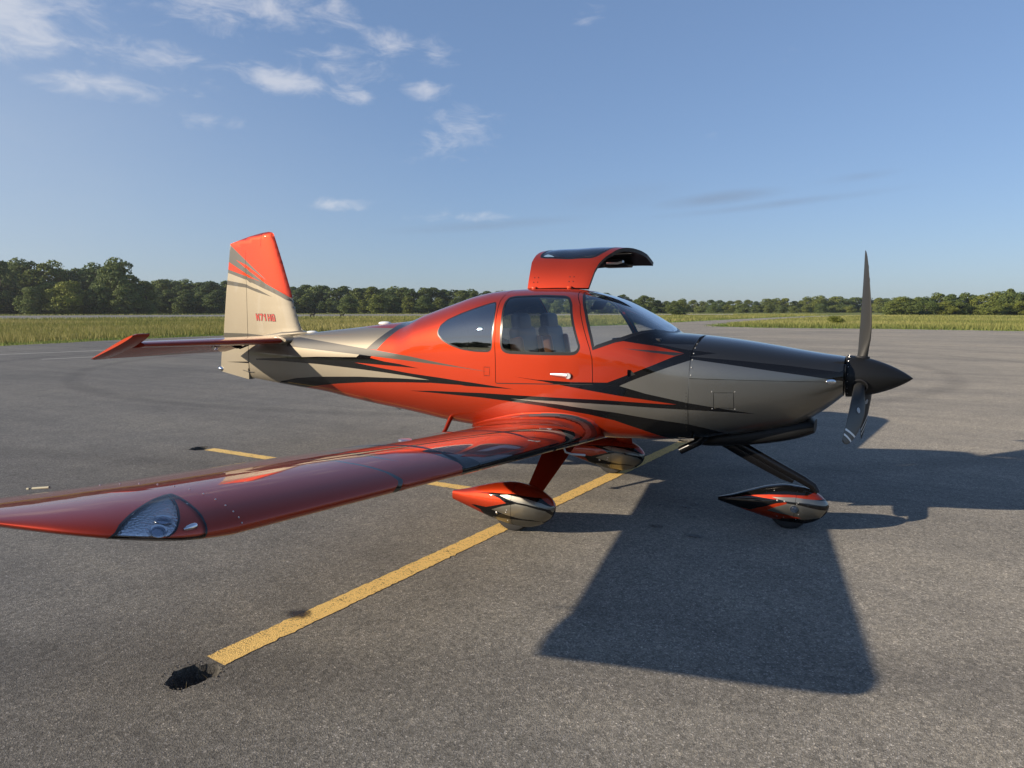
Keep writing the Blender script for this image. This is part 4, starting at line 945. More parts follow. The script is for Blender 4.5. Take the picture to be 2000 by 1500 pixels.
# ---------------- ground ----------------
def nodes_of(name):
    m, nt, b = new_mat(name); return m, nt, b, nt.nodes.new, nt.links.new
def ramp(N, L, fac, stops):
    r = N('ShaderNodeValToRGB'); L(fac, r.inputs[0]); e = r.color_ramp.elements
    while len(e) < len(stops): e.new(.5)
    for k, (p, c) in enumerate(stops): e[k].position = p; e[k].color = (*c, 1)
    return r.outputs[0]
def asphalt_mat(name, tone=1.50):
    m, nt, b, N, L = nodes_of(name)
    tc = N('ShaderNodeTexCoord'); P = tc.outputs['Object']
    def noise(scale, det, rough=.6, vec=P, dist=0):
        n = N('ShaderNodeTexNoise'); n.inputs['Scale'].default_value = scale; n.inputs['Detail'].default_value = det; n.inputs['Roughness'].default_value = rough; n.inputs['Distortion'].default_value = dist; L(vec, n.inputs['Vector']); return n.outputs['Fac']
    vo = N('ShaderNodeTexVoronoi'); vo.inputs['Scale'].default_value = 150; L(P, vo.inputs['Vector'])
    sp = N('ShaderNodeSeparateColor'); L(vo.outputs['Color'], sp.inputs[0])
    v2 = N('ShaderNodeTexVoronoi'); v2.inputs['Scale'].default_value = 48; L(P, v2.inputs['Vector'])
    s2 = N('ShaderNodeSeparateColor'); L(v2.outputs['Color'], s2.inputs[0])
    t = tone
    stone = ramp(N, L, sp.outputs[0], [(0, (.088*t, .0815*t, .069*t)), (.40, (.121*t, .1125*t, .096*t)), (.80, (.157*t, .1465*t, .126*t)), (.96, (.20*t, .185*t, .165*t)), (1, (.30*t, .28*t, .25*t))])
    fleck = ramp(N, L, s2.outputs[1], [(0, (.72, .72, .72)), (.6, (1, 1, 1)), (.95, (1.06, 1.05, 1.03)), (1, (1.28, 1.26, 1.22))])
    def mul(a, c, f=1.0):
        x = N('ShaderNodeMix'); x.data_type = 'RGBA'; x.blend_type = 'MULTIPLY'; x.inputs['Factor'].default_value = f; L(a, x.inputs['A']); L(c, x.inputs['B']); return x.outputs['Result']
    c = mul(stone, fleck)
    patch = ramp(N, L, noise(.16, 5, .55), [(.25, (.74, .75, .77)), (.5, (1, 1, 1)), (.75, (1.20, 1.18, 1.13))]); c = mul(c, patch)
    mid = ramp(N, L, noise(2.1, 6, .65), [(.3, (.86, .86, .86)), (.5, (1, 1, 1)), (.72, (1.12, 1.11, 1.09))]); c = mul(c, mid)
    mp = N('ShaderNodeMapping'); L(P, mp.inputs[0]); mp.inputs['Rotation'].default_value = (0, 0, R(28)); mp.inputs['Scale'].default_value = (.05, .9, 1)
    lane = ramp(N, L, noise(1.0, 6, .7, mp.outputs[0]), [(.3, (.78, .78, .80)), (.5, (1, 1, 1)), (.75, (1.16, 1.15, 1.12))]); c = mul(c, lane)
    # tyre scuffs: rings of faint rubber
    wv = N('ShaderNodeTexWave'); wv.wave_type = 'RINGS'; wv.rings_direction = 'Z'; wv.inputs['Scale'].default_value = .075; wv.inputs['Distortion'].default_value = 5; wv.inputs['Detail'].default_value = 1.5; wv.inputs['Detail Scale'].default_value = .25
    mp2 = N('ShaderNodeMapping'); L(P, mp2.inputs[0]); mp2.inputs['Location'].default_value = (9, -14, 0); L(mp2.outputs[0], wv.inputs['Vector'])
    scuff = ramp(N, L, wv.outputs['Fac'], [(0, (.70, .70, .71)), (.035, (.9, .9, .9)), (.06, (1, 1, 1))]); c = mul(c, scuff, .6)
    ck = N('ShaderNodeTexVoronoi'); ck.feature = 'DISTANCE_TO_EDGE'; ck.inputs['Scale'].default_value = .16
    wn = N('ShaderNodeTexNoise'); wn.inputs['Scale'].default_value = 1.3; wn.inputs['Detail'].default_value = 6; L(P, wn.inputs['Vector'])
    va = N('ShaderNodeVectorMath'); va.operation = 'MULTIPLY_ADD'; L(wn.outputs['Color'], va.inputs[0]); va.inputs[1].default_value = (.9, .9, 0); L(P, va.inputs[2]); L(va.outputs[0], ck.inputs['Vector'])
    gate = ramp(N, L, noise(.35, 3), [(.62, (0, 0, 0)), (.72, (.7, .7, .7))]); crk = ramp(N, L, ck.outputs['Distance'], [(0, (.45, .44, .43)), (.0012, (.62, .61, .60)), (.0026, (1, 1, 1))])
    x = N('ShaderNodeMix'); x.data_type = 'RGBA'; x.blend_type = 'MULTIPLY'; L(gate, x.inputs['Factor']); L(c, x.inputs['A']); L(crk, x.inputs['B']); c = x.outputs['Result']
    L(c, b.inputs['Base Color']); b.inputs['Roughness'].default_value = .88; b.inputs['Diffuse Roughness'].default_value = .55; b.inputs['Specular IOR Level'].default_value = .35
    bp = N('ShaderNodeBump'); bp.inputs['Strength'].default_value = .6; bp.inputs['Distance'].default_value = .003
    ad = N('ShaderNodeMath'); ad.operation = 'ADD'; L(vo.outputs['Distance'], ad.inputs[0]); L(noise(210, 3), ad.inputs[1]); L(ad.outputs[0], bp.inputs['Height']); L(bp.outputs[0], b.inputs['Normal'])
    return m
ASPH = asphalt_mat('asphalt'); ASPH2 = asphalt_mat('asphalt_far', 1.9)
def grass_ground():
    m, nt, b, N, L = nodes_of('grass_ground'); tc = N('ShaderNodeTexCoord')
    n = N('ShaderNodeTexNoise'); n.inputs['Scale'].default_value = .045; n.inputs['Detail'].default_value = 7; n.inputs['Roughness'].default_value = .65; L(tc.outputs['Object'], n.inputs['Vector'])
    n2 = N('ShaderNodeTexNoise'); n2.inputs['Scale'].default_value = 1.6; n2.inputs['Detail'].default_value = 6; L(tc.outputs['Object'], n2.inputs['Vector'])
    a = N('ShaderNodeMath'); a.operation = 'ADD'; L(n.outputs['Fac'], a.inputs[0]); L(n2.outputs['Fac'], a.inputs[1])
    h = N('ShaderNodeMath'); h.operation = 'MULTIPLY'; h.inputs[1].default_value = .5; L(a.outputs[0], h.inputs[0])
    L(ramp(N, L, h.outputs[0], [(.30, (.085, .105, .028)), (.48, (.155, .175, .045)), (.60, (.23, .232, .066)), (.75, (.32, .29, .11))]), b.inputs['Base Color'])
    b.inputs['Roughness'].default_value = .95; b.inputs['Specular IOR Level'].default_value = .1
    bp = N('ShaderNodeBump'); bp.inputs['Strength'].default_value = 1; bp.inputs['Distance'].default_value = .25; L(n2.outputs['Fac'], bp.inputs['Height']); L(bp.outputs[0], b.inputs['Normal'])
    return m
GRASSG = grass_ground()
V = []; F = []; rr = [22, 40, 80, 200, 500, 1200, 3000, 5000]; na = 96
for r in rr: V += [(math.cos(2*math.pi*k/na)*r, math.sin(2*math.pi*k/na)*r, -.035) for k in range(na)]
for i in range(len(rr)-1): F += [(i*na+k, (i+1)*na+k, (i+1)*na+(k+1) % na, i*na+(k+1) % na) for k in range(na)]
tag(mesh_obj('ground', V, F, GRASSG), kind='structure')
def wobble(pts, step, amp, seed):
    r = np.random.default_rng(seed); d = dense(pts, step); return d + r.normal(size=d.shape)*amp
apron_poly = wobble([(110,-130),(-14,-130),(-26,-50),(-33,0),(-35,11.8),(-36.5,17.6),(-37.2,24),(-36,34),(-31.5,48),(-26.5,60),(-24.2,72),(-23.9,90),(-22.6,135),(-17.5,205),(-6,275),(0,272),(-11.5,203),(-16.0,135),(-16.8,95),(-16.4,76),(-14.5,68.5),(-9,64.8),(-3.4,65.1),(.8,66.0),(12,63.8),(40,59),(120,48)], 1.2, .06, 3)
PITS = [((-.288,-3.80), .112, 5), ((-5.02,-.15), .115, 6), ((.245,3.28), .11, 8)]
def pit_ring(c, r, seed, k=1.0, n=36):
    g = np.random.default_rng(seed); ph = g.uniform(0, 6.28, 5)
    return np.array([(c[0]+math.cos(t)*rr_, c[1]+math.sin(t)*rr_) for t in np.linspace(0, 2*math.pi, n, endpoint=False) for rr_ in [r*k*(1+.13*math.sin(2*t+ph[0])+.08*math.sin(3*t+ph[1])+.05*math.sin(7*t+ph[2])+.035*math.sin(13*t+ph[3]))]])
def cdt_fill(outer, holes, extra=()):
    vs = [Vector(p) for p in outer]; es = [(i, (i+1) % len(outer)) for i in range(len(outer))]
    for h in holes:
        n0 = len(vs); vs += [Vector(p) for p in h]; es += [(n0+i, n0+(i+1) % len(h)) for i in range(len(h))]
    vs += [Vector(p) for p in extra]
    r = delaunay_2d_cdt(vs, es, [], 0, 1e-6, False); q = np.array([tuple(v) for v in r[0]]); T = np.array(r[2]); c = q[T].mean(1)
    m = inside(outer, c)
    for h in holes: m &= ~inside(h, c)
    return q, T[m]
rings = [pit_ring(c, r, s) for c, r, s in PITS]
q, T = cdt_fill(apron_poly, rings, [(x, y) for x in np.arange(-10, 10, 2.0) for y in np.arange(-8, 10, 2.0)])
apron = tag(mesh_obj('apron', np.c_[q, np.zeros(len(q))], T, ASPH, smooth=False), kind='structure')
DIRT = asphalt_mat('pit_asphalt', .75)
for (c, r, s), ring in zip(PITS, rings):                 # sunken tie-down holes
    prof = [(1.0, .0), (.985, -.004), (.95, -.014), (.88, -.036), (.74, -.066), (.5, -.085), (.2, -.092)]; V = []; n = len(ring); g = np.random.default_rng(s)
    for k, z in prof:
        for p in ring: V.append((c[0]+(p[0]-c[0])*k, c[1]+(p[1]-c[1])*k, z + (g.normal()*.006 if z < -.001 else 0)))
    F = [(i*n+j, i*n+(j+1) % n, (i+1)*n+(j+1) % n, (i+1)*n+j) for i in range(len(prof)-1) for j in range(n)] + [tuple((len(prof)-1)*n+j for j in range(n))]
    o = mesh_obj('tie_down_pit', V, F, DIRT, apron, smooth=True)
    bm = bmesh.new()                                       # crumbled rim
    for k in range(70):
        a = g.uniform(0, 6.28); rr_ = r*(1.0+abs(g.normal())*.22); sz = g.uniform(.002, .006)
        bmesh.ops.create_icosphere(bm, subdivisions=1, radius=sz, matrix=Matrix.Translation((c[0]+math.cos(a)*rr_, c[1]+math.sin(a)*rr_, sz*.25)) @ Matrix.Rotation(g.uniform(0, 6), 4, 'Z') @ Matrix.Diagonal((1, g.uniform(.5, 1), .6, 1)))
    k = bm_obj('loose_chips', bm, plain('chips', (.13, .115, .095), .95), apron, False); k['kind'] = 'stuff'
    bm = bmesh.new()
    for k in range(9):
        a = g.uniform(0, 6.28); x, y = c[0]+math.cos(a)*r*.7, c[1]+math.sin(a)*r*.7; dx, dy = g.normal()*.03, g.normal()*.03
        bm_tube(bm, [(x, y, -.06), (x+dx*.5, y+dy*.5, -.02), (x+dx, y+dy, .004)], [.0016, .0012, .0004], 4)
    k = bm_obj('dry_stalks', bm, plain('dry_stalk', (.16, .13, .07), .9), apron); k['kind'] = 'stuff'
bm = bmesh.new(); bmesh.ops.create_icosphere(bm, subdivisions=2, radius=.016, matrix=Matrix.Translation((-.262, -3.852, -.075))); bm_obj('pebble', bm, plain('pebble', (.10, .095, .085), .9), apron)
def road_paint(name, c, wear):
    m, nt, b, N, L = nodes_of(name); tc = N('ShaderNodeTexCoord')
    n = N('ShaderNodeTexVoronoi'); n.inputs['Scale'].default_value = 130; L(tc.outputs['Object'], n.inputs['Vector']); s = N('ShaderNodeSeparateColor'); L(n.outputs['Color'], s.inputs[0])
    n2 = N('ShaderNodeTexNoise'); n2.inputs['Scale'].default_value = 7; n2.inputs['Detail'].default_value = 6; n2.inputs['Roughness'].default_value = .7; L(tc.outputs['Object'], n2.inputs['Vector'])
    a = N('ShaderNodeMath'); a.operation = 'ADD'; L(s.outputs[0], a.inputs[0]); L(n2.outputs['Fac'], a.inputs[1])
    L(ramp(N, L, a.outputs[0], [(wear-.16, (.035, .030, .022)), (wear, tuple(x*.55 for x in c)), (wear+.18, c), (1.0, tuple(min(1, x*1.12) for x in c))]), b.inputs['Base Color'])
    b.inputs['Roughness'].default_value = .8
    bp = N('ShaderNodeBump'); bp.inputs['Strength'].default_value = .7; bp.inputs['Distance'].default_value = .003; L(n.outputs['Distance'], bp.inputs['Height']); L(bp.outputs[0], b.inputs['Normal'])
    return m
YEL = road_paint('yellow_road_paint', (.78, .52, .165), .53); WHT = road_paint('white_road_paint', (.55, .53, .47), .5)
def line_strip(name, a, b, w, mat, z=.003, rag=.004, seed=1):
    g = np.random.default_rng(seed); a, b = np.array(a, float), np.array(b, float); L_ = np.linalg.norm(b-a); n = max(4, int(L_/.03)) if L_ < 15 else int(L_/.5); t = (b-a)/L_; nn = np.array([-t[1], t[0]])
    V = []
    for i in range(n+1):
        p = a + (b-a)*i/n; j = (g.normal(size=2)*rag); e = t*(g.normal()*.012 if i in (0, n) else 0)
        V += [(*(p+nn*(w/2+j[0])+e), z), (*(p-nn*(w/2+j[1])-e), z)]
    return mesh_obj(name, V, [(2*i, 2*i+1, 2*i+3, 2*i+2) for i in range(n)], mat, apron, smooth=False)
line_strip('yellow_line', (-.310,-3.655), (.225, 3.17), .150, YEL); line_strip('yellow_line', (-4.86,-.125), (-.12,-.235), .140, YEL, .0035)
for a, b, w in (((-28.6, 4.0), (-26.0, 18.5), .16), ((-23.62, 7.7), (-22.4, 15.0), .14)): line_strip('white_line', a, b, w, WHT, .004)
def stain_mat():
    m = bpy.data.materials.new('oil_stain'); m.use_nodes = True; nt = m.node_tree; b = nt.nodes['Principled BSDF']; N = nt.nodes.new; L = nt.links.new
    b.inputs['Base Color'].default_value = (.008, .008, .009, 1); b.inputs['Roughness'].default_value = .45
    tr = N('ShaderNodeBsdfTransparent'); mx = N('ShaderNodeMixShader'); at = N('ShaderNodeAttribute'); at.attribute_name = 'soft'; tc = N('ShaderNodeTexCoord')
    n = N('ShaderNodeTexNoise'); n.inputs['Scale'].default_value = 38; n.inputs['Detail'].default_value = 6; n.inputs['Roughness'].default_value = .7; L(tc.outputs['Object'], n.inputs['Vector'])
    a = N('ShaderNodeMath'); a.operation = 'ADD'; L(at.outputs['Fac'], a.inputs[0]); L(n.outputs['Fac'], a.inputs[1])
    r = N('ShaderNodeMapRange'); L(a.outputs[0], r.inputs[0]); r.inputs[1].default_value = .62; r.inputs[2].default_value = 1.15; r.inputs[4].default_value = .8
    L(r.outputs[0], mx.inputs[0]); L(tr.outputs[0], mx.inputs[1]); L(b.outputs[0], mx.inputs[2]); L(mx.outputs[0], nt.nodes['Material Output'].inputs[0]); return m
STAIN = stain_mat()
for (x, y), r, e in (((1.30,-.60), .06, 1.6), ((1.03,.17), .05, 1.3), ((.95,.41), .045, 1.5), ((.97,-.50), .05, 1.5), ((1.10,.30), .03, 1), ((-.345,-3.07), .085, 1.2), ((1.18,-.1), .022, 1), ((.82,.12), .02, 1)):
    V = [(x, y, .0055)]; n = 24; k = 5
    for i in range(1, k+1): V += [(x+math.cos(2*math.pi*j/n)*r*e*i/k, y+math.sin(2*math.pi*j/n)*r*i/k, .0055) for j in range(n)]
    F = [(0, 1+j, 1+(j+1) % n) for j in range(n)] + [(1+i*n+j, 1+(i+1)*n+j, 1+(i+1)*n+(j+1) % n, 1+i*n+(j+1) % n) for i in range(k-1) for j in range(n)]
    o = mesh_obj('oil_stain', V, F, STAIN, apron, smooth=False); at = o.data.attributes.new('soft', 'FLOAT', 'POINT')
    at.data.foreach_set('value', np.array([.75] + [.75*(1-(i/k)**1.5) - .15*(i == k) for i in range(1, k+1) for _ in range(n)], np.float32))
RUN_N = [(-60,-60),(-128,10),(-143.7,63.6),(-135.8,105.2),(-118.0,135.0),(-78,180),(-40,215)]
RUN_F = [(-205,-40),(-215,45),(-228.6,104),(-206,156),(-180,205),(-120,260),(-55,290)]
q, T = cdt_fill(dense(RUN_N + RUN_F[::-1], 8), [])
tag(mesh_obj('runway', np.c_[q, np.full(len(q), -.02)], T, ASPH2, smooth=False), kind='structure')
runway_poly = np.array(RUN_N + RUN_F[::-1])

VERGE = plain('sandy_verge', (.36, .30, .20), .95)
def verge(pts, w):
    d = dense(pts, 1.0, False); g = np.random.default_rng(4); t = np.gradient(d, axis=0); t /= np.linalg.norm(t, axis=1)[:, None]; nn = np.stack([-t[:, 1], t[:, 0]], 1)
    a = d - nn*.3; b = d + nn*(w*g.uniform(.3, 1.2, len(d)))[:, None]; V = [(*p, -.012) for ab in zip(a, b) for p in ab]
    return tag(mesh_obj('verge', V, [(2*i, 2*i+1, 2*i+3, 2*i+2) for i in range(len(d)-1)], VERGE, smooth=False), kind='structure')
verge([(120, 48), (40, 59), (12, 63.8), (.8, 66.0), (-3.4, 65.1), (-9, 64.8), (-14.5, 68.5), (-16.4, 76), (-16.8, 95)][::-1], 1.3)
# ---------------- grass ----------------
def blade_mat(name):
    m, nt, b, N, L = nodes_of(name); at = N('ShaderNodeAttribute'); at.attribute_name = 'tint'; L(at.outputs['Color'], b.inputs['Base Color'])
    b.inputs['Roughness'].default_value = .75; b.inputs['Specular IOR Level'].default_value = .2
    tr = N('ShaderNodeBsdfTranslucent'); L(at.outputs['Color'], tr.inputs[0]); mx = N('ShaderNodeMixShader'); mx.inputs[0].default_value = .3
    L(b.outputs[0], mx.inputs[1]); L(tr.outputs[0], mx.inputs[2]); L(mx.outputs[0], nt.nodes['Material Output'].inputs[0]); return m
BLADEM = blade_mat('grass_blade')
CAMXY = np.array([2.56, -5.84])
def vnoise(p, s, seed):
    g = np.random.default_rng(seed); tab = g.random((64, 64)); u = p/s; i = np.floor(u).astype(int); f = u-i; f = f*f*(3-2*f); i %= 64; j = (i+1) % 64
    return (tab[i[:, 0], i[:, 1]]*(1-f[:, 0])+tab[j[:, 0], i[:, 1]]*f[:, 0])*(1-f[:, 1]) + (tab[i[:, 0], j[:, 1]]*(1-f[:, 0])+tab[j[:, 0], j[:, 1]]*f[:, 0])*f[:, 1]
def grass(name, n, d0, d1, a0, a1, hmin, hmax, cols, label, seed, wk=.0007, edge_low=True, power=1.4):
    g = np.random.default_rng(seed); d = d0 + (d1-d0)*g.random(n)**power; a = np.radians(g.uniform(a0, a1, n))
    p = CAMXY + np.stack([np.cos(a), np.sin(a)], 1)*d[:, None]
    keep = ~inside(apron_poly + g.normal(size=apron_poly.shape)*.35, p) & ~inside(runway_poly, p); p, d = p[keep], d[keep]; n = len(p)
    near = inside(offset_poly(apron_poly, 2.2), p); clump = vnoise(p, 2.2, seed+1)*.6 + vnoise(p, .7, seed+2)*.4; big = vnoise(p, 14, seed+3)
    h = (hmin + (hmax-hmin)*(clump*.75+g.random(n)*.45))*np.where(near & edge_low, .28, 1.0)
    w = .010 + wk*d; th = g.uniform(0, 2*np.pi, n); lean = g.normal(size=(n, 2))*h[:, None]*.28; side = np.stack([np.cos(th), np.sin(th)], 1)*(w/2)[:, None]
    base = np.c_[p, np.full(n, -.04)]; V = np.stack([base+np.c_[side, np.zeros(n)], base-np.c_[side, np.zeros(n)], np.c_[p+lean, h]], 1).reshape(-1, 3)
    cols = np.array(cols); k = np.clip(big*.55 + clump*.25 + g.random(n)*.45 - .12, 0, .999)*(len(cols)-1); i = k.astype(int); f = (k-i)[:, None]
    c = (cols[i]*(1-f)+cols[np.minimum(i+1, len(cols)-1)]*f)*g.uniform(.75, 1.25, (n, 1)); c[near] *= np.array([.62, .85, .6])
    me = bpy.data.meshes.new(name); me.vertices.add(3*n); me.vertices.foreach_set('co', V.ravel()); me.loops.add(3*n); me.loops.foreach_set('vertex_index', np.arange(3*n, dtype=np.int32))
    me.polygons.add(n); me.polygons.foreach_set('loop_start', np.arange(0, 3*n, 3, dtype=np.int32)); me.update(calc_edges=True); me.materials.append(BLADEM)
    at = me.attributes.new('tint', 'FLOAT_COLOR', 'POINT'); at.data.foreach_set('color', np.repeat(np.c_[c, np.ones(n)], 3, 0).astype(np.float32).ravel())
    o = bpy.data.objects.new(name, me); col.objects.link(o); return tag(o, label, 'grass', kind='stuff')
GC = [(.10, .13, .03), (.16, .18, .045), (.24, .23, .07), (.34, .30, .11), (.44, .38, .16)]
GC2 = [(.10, .13, .035), (.16, .185, .05), (.24, .245, .075), (.31, .295, .10), (.37, .335, .13)]
grass('grass_field', 165000, 30, 135, 112, 182, .22, .50, GC, 'dry tufted grass of the field beyond the apron on the left', 11)
grass('grass_verge', 40000, 150, 300, 95, 178, .25, .5, GC2, 'bright green grass strip between runway and wood', 12, .0009)
grass('grass_meadow', 120000, 58, 240, 72, 113, .18, .48, GC2, 'tall yellow-green grass of the field beside the taxiway', 13)

# ---------------- trees ----------------
def leaf_mat():
    m, nt, b, N, L = nodes_of('foliage'); at = N('ShaderNodeAttribute'); at.attribute_name = 'tint'; oi = N('ShaderNodeObjectInfo')
    r = ramp(N, L, oi.outputs['Random'], [(0, (.72, .80, .80)), (.4, (1, 1, 1)), (.75, (1.12, 1.05, .85)), (1, (1.35, 1.2, .85))])
    x = N('ShaderNodeMix'); x.data_type = 'RGBA'; x.blend_type = 'MULTIPLY'; x.inputs['Factor'].default_value = 1; L(at.outputs['Color'], x.inputs['A']); L(r, x.inputs['B'])
    L(x.outputs['Result'], b.inputs['Base Color']); b.inputs['Roughness'].default_value = .7; b.inputs['Specular IOR Level'].default_value = .2
    tr = N('ShaderNodeBsdfTranslucent'); L(x.outputs['Result'], tr.inputs[0]); mx = N('ShaderNodeMixShader'); mx.inputs[0].default_value = .28
    L(b.outputs[0], mx.inputs[1]); L(tr.outputs[0], mx.inputs[2]); L(mx.outputs[0], nt.nodes['Material Output'].inputs[0]); return m
LEAF = leaf_mat(); BARK = plain('bark', (.06, .048, .036), .9)
def tree_proto(seed, H, W, low, nl, per, size, col0, col1):
    g = np.random.default_rng(seed); Vs = []; Cs = []
    lumps = []
    for k in range(nl):
        t = (k+.5)/nl; z = H*(low + (1-low)*t*.93) ; env = W*math.sin(math.pi*min(1, max(.06, (z/H-low*.6)/(1.04-low*.6)))**.8)**.75
        a = g.uniform(0, 6.28); r = env*math.sqrt(g.uniform(.15, 1))*.72; lr = W*g.uniform(.26, .46)*(1.1-.35*t)
        lumps.append((np.array([math.cos(a)*r, math.sin(a)*r, z]), lr))
    for c, lr in lumps:
        n = int(per*g.uniform(.7, 1.3)*(lr/W/.36)**2); v = g.normal(size=(n, 3)); v /= np.linalg.norm(v, axis=1)[:, None]; v[:, 2] = np.where(v[:, 2] < -.35, -v[:, 2], v[:, 2])
        rad = lr*(.72+.36*g.random(n)**.7); p = c + v*rad[:, None]*[1, 1, .82]
        nn = v*.9 + g.normal(size=(n, 3))*.55; nn /= np.linalg.norm(nn, axis=1)[:, None]
        u = np.cross(nn, g.normal(size=(n, 3))); u /= np.linalg.norm(u, axis=1)[:, None]; w = np.cross(nn, u); s = (size*g.uniform(.55, 1.25, n))[:, None]
        Vs.append(np.stack([p-u*s, p-w*s*.55, p+u*s, p+w*s*.55], 1).reshape(-1, 3))
        f = np.clip(g.random((n, 1))*.7 + g.random()*.45 - .08, 0, 1); cc = np.array(col0)*(1-f) + np.array(col1)*f; Cs.append(np.repeat(np.c_[cc, np.ones(n)], 4, 0))
    V = np.concatenate(Vs); Cc = np.concatenate(Cs); n = len(V)//4; me = bpy.data.meshes.new('crown')
    me.vertices.add(4*n); me.vertices.foreach_set('co', V.ravel()); me.loops.add(4*n); me.loops.foreach_set('vertex_index', np.arange(4*n, dtype=np.int32)); me.polygons.add(n); me.polygons.foreach_set('loop_start', np.arange(0, 4*n, 4, dtype=np.int32)); me.update(calc_edges=True)
    me.materials.append(LEAF); at = me.attributes.new('tint', 'FLOAT_COLOR', 'POINT'); at.data.foreach_set('color', Cc.astype(np.float32).ravel())
    bm = bmesh.new(); bm_tube(bm, [(0, 0, -.3), (.1, 0, H*.2), (0, .15, H*.5), (.1, .1, H*.8)], [H*.024, H*.018, H*.012, H*.004], 7)
    for c, lr in lumps[::3]: bm_tube(bm, [(0, .1, c[2]*.55), (c[0]*.5, c[1]*.5, c[2]*.8), tuple(c)], [H*.009, H*.006, H*.002], 5)
    tm = bpy.data.meshes.new('trunk'); bm.to_mesh(tm); bm.free(); tm.materials.append(BARK); return me, tm
DK0, DK1 = (.050, .080, .028), (.135, .180, .058); MD0, MD1 = (.064, .096, .030), (.170, .215, .064); BR0, BR1 = (.078, .115, .030), (.21, .25, .070)
PROTO = [tree_proto(21, 12, 5.4, .02, 34, 200, .36, DK0, DK1), tree_proto(22, 12, 6.0, .02, 38, 190, .38, MD0, MD1), tree_proto(23, 12, 4.8, .03, 32, 200, .34, DK0, MD1),
         tree_proto(24, 12, 6.4, .02, 40, 190, .38, BR0, BR1), tree_proto(25, 12, 4.2, .04, 28, 190, .32, DK0, DK1), tree_proto(26, 12, 5.6, .02, 36, 190, .38, MD0, BR1)]
def place_tree(px, D, ytop, proto, label, group, wide=1.0, seed=0):
    az = R(118.566) - math.atan((px-1000)/1360); rg = D/math.cos(math.atan((px-1000)/1360))
    h = 1.735 + (605-ytop)/1360*D; s = h/12.0
    e = empty('tree', (CAMXY[0]+math.cos(az)*rg, CAMXY[1]+math.sin(az)*rg, -.05)); e.rotation_euler[2] = random.uniform(0, 6.28); e.scale = (s*wide, s*wide, s)
    for nm, me in zip(('crown', 'trunk'), PROTO[proto]):
        o = bpy.data.objects.new(nm, me); col.objects.link(o); o.parent = e
    return tag(e, label, 'tree', group)
PX = [-400,-200,-60,0,60,130,180,230,265,300,350,400,435,500,560,600,650,750,900,1000,1100,1200,1300]
PY = [520,518,512,514,512,516,521,513,528,548,549,551,549,553,556,559,562,561,564,566,570,576,583]
def prof(x, P=PX, Q=PY): return float(np.interp(x, P, Q))
x = -900
while x < 300:
    place_tree(x, random.uniform(262, 290), prof(x)+random.uniform(-3, 12), random.choice((0, 1, 2, 5)), 'tall leafy tree in the high clump of woodland at far left', 'trees of the high clump', 1.05); x += random.uniform(26, 40) if x > -200 else random.uniform(45, 70)
place_tree(238, 255, 512, 1, 'tallest domed tree at the right end of the high clump', 'trees of the high clump', .95)
place_tree(12, 250, 505, 4, 'thin-topped tree standing above the high clump at the left edge', 'trees of the high clump', .8)
x = -900
while x < 300:
    place_tree(x, random.uniform(238, 256), prof(x)+random.uniform(28, 55), random.choice((3, 1, 5)), 'lighter shrubby tree at the foot of the high clump at far left', 'trees of the high clump', 1.25); x += random.uniform(30, 44) if x > -200 else random.uniform(50, 75)
x = 300
while x < 1330:
    place_tree(x, random.uniform(330, 355), prof(x)+random.uniform(-3, 7), random.choice((0, 2, 4, 2, 1)), 'dark tree in the long even row behind the aeroplane', 'trees of the long dark row', 1.3); x += random.uniform(12, 18)
x = 305
while x < 1330:
    place_tree(x, random.uniform(305, 325), prof(x)+random.uniform(14, 28), random.choice((0, 2, 1)), 'low dark tree along the front of the long row', 'trees of the long dark row', 1.35); x += random.uniform(24, 34)
PX2 = [1240,1295,1330,1392,1440,1497,1550,1599,1650,1711,1760,1800]; PY2 = [589,587,589,586,589,585,586,581,583,579,583,584]
x = 1235
while x < 1790:
    place_tree(x, random.uniform(440, 480), prof(x, PX2, PY2)+random.uniform(-3, 3), random.choice((0, 1, 5, 2)), 'hazy distant tree in the low wood left of the propeller', 'trees of the distant wood', 1.5); x += random.uniform(14, 21)
x = 1235
while x < 1790:
    place_tree(x, random.uniform(400, 420), 596+random.uniform(-3, 3), random.choice((3, 5)), 'small bright tree at the foot of the distant wood', 'trees of the distant wood', 1.9); x += random.uniform(22, 30)
PX3 = [1725,1760,1835,1887,1925,1962,1985,2100,2300]; PY3 = [588,581,575,575,573,570,576,572,570]
x = 1735
while x < 2260:
    place_tree(x, random.uniform(238, 256), prof(x, PX3, PY3)+random.uniform(-2, 4), random.choice((3, 5, 3, 1)), 'sunlit green tree in the wood at the right edge', 'trees of the sunlit wood', 1.3); x += random.uniform(20, 30)
place_tree(1960, 250, 564, 0, 'tree rising highest above the sunlit wood near the right edge', 'trees of the sunlit wood', .9)
x = 1740
while x < 2260:
    place_tree(x, random.uniform(222, 234), 592+random.uniform(-4, 4), random.choice((3, 5)), 'low bright tree at the foot of the sunlit wood', 'trees of the sunlit wood', 1.9); x += random.uniform(26, 36)
# woodland on the photographer's side, seen in the window reflections
for k in range(46):
    a = R(180 + 160*k/45 + random.uniform(-1.5, 1.5)); D = random.uniform(150, 185); s = random.uniform(.75, 1.15)
    e = empty('tree', (CAMXY[0]+math.cos(a)*D, CAMXY[1]+math.sin(a)*D, -.05)); e.rotation_euler[2] = random.uniform(0, 6); e.scale = (s*1.5, s*1.5, s)
    for nm, me in zip(('crown', 'trunk'), PROTO[random.choice((0, 1, 2))]):
        o = bpy.data.objects.new(nm, me); col.objects.link(o); o.parent = e
    tag(e, 'tree of the wood behind the photographer, mirrored dark in the cabin windows', 'tree', 'trees behind the photographer')
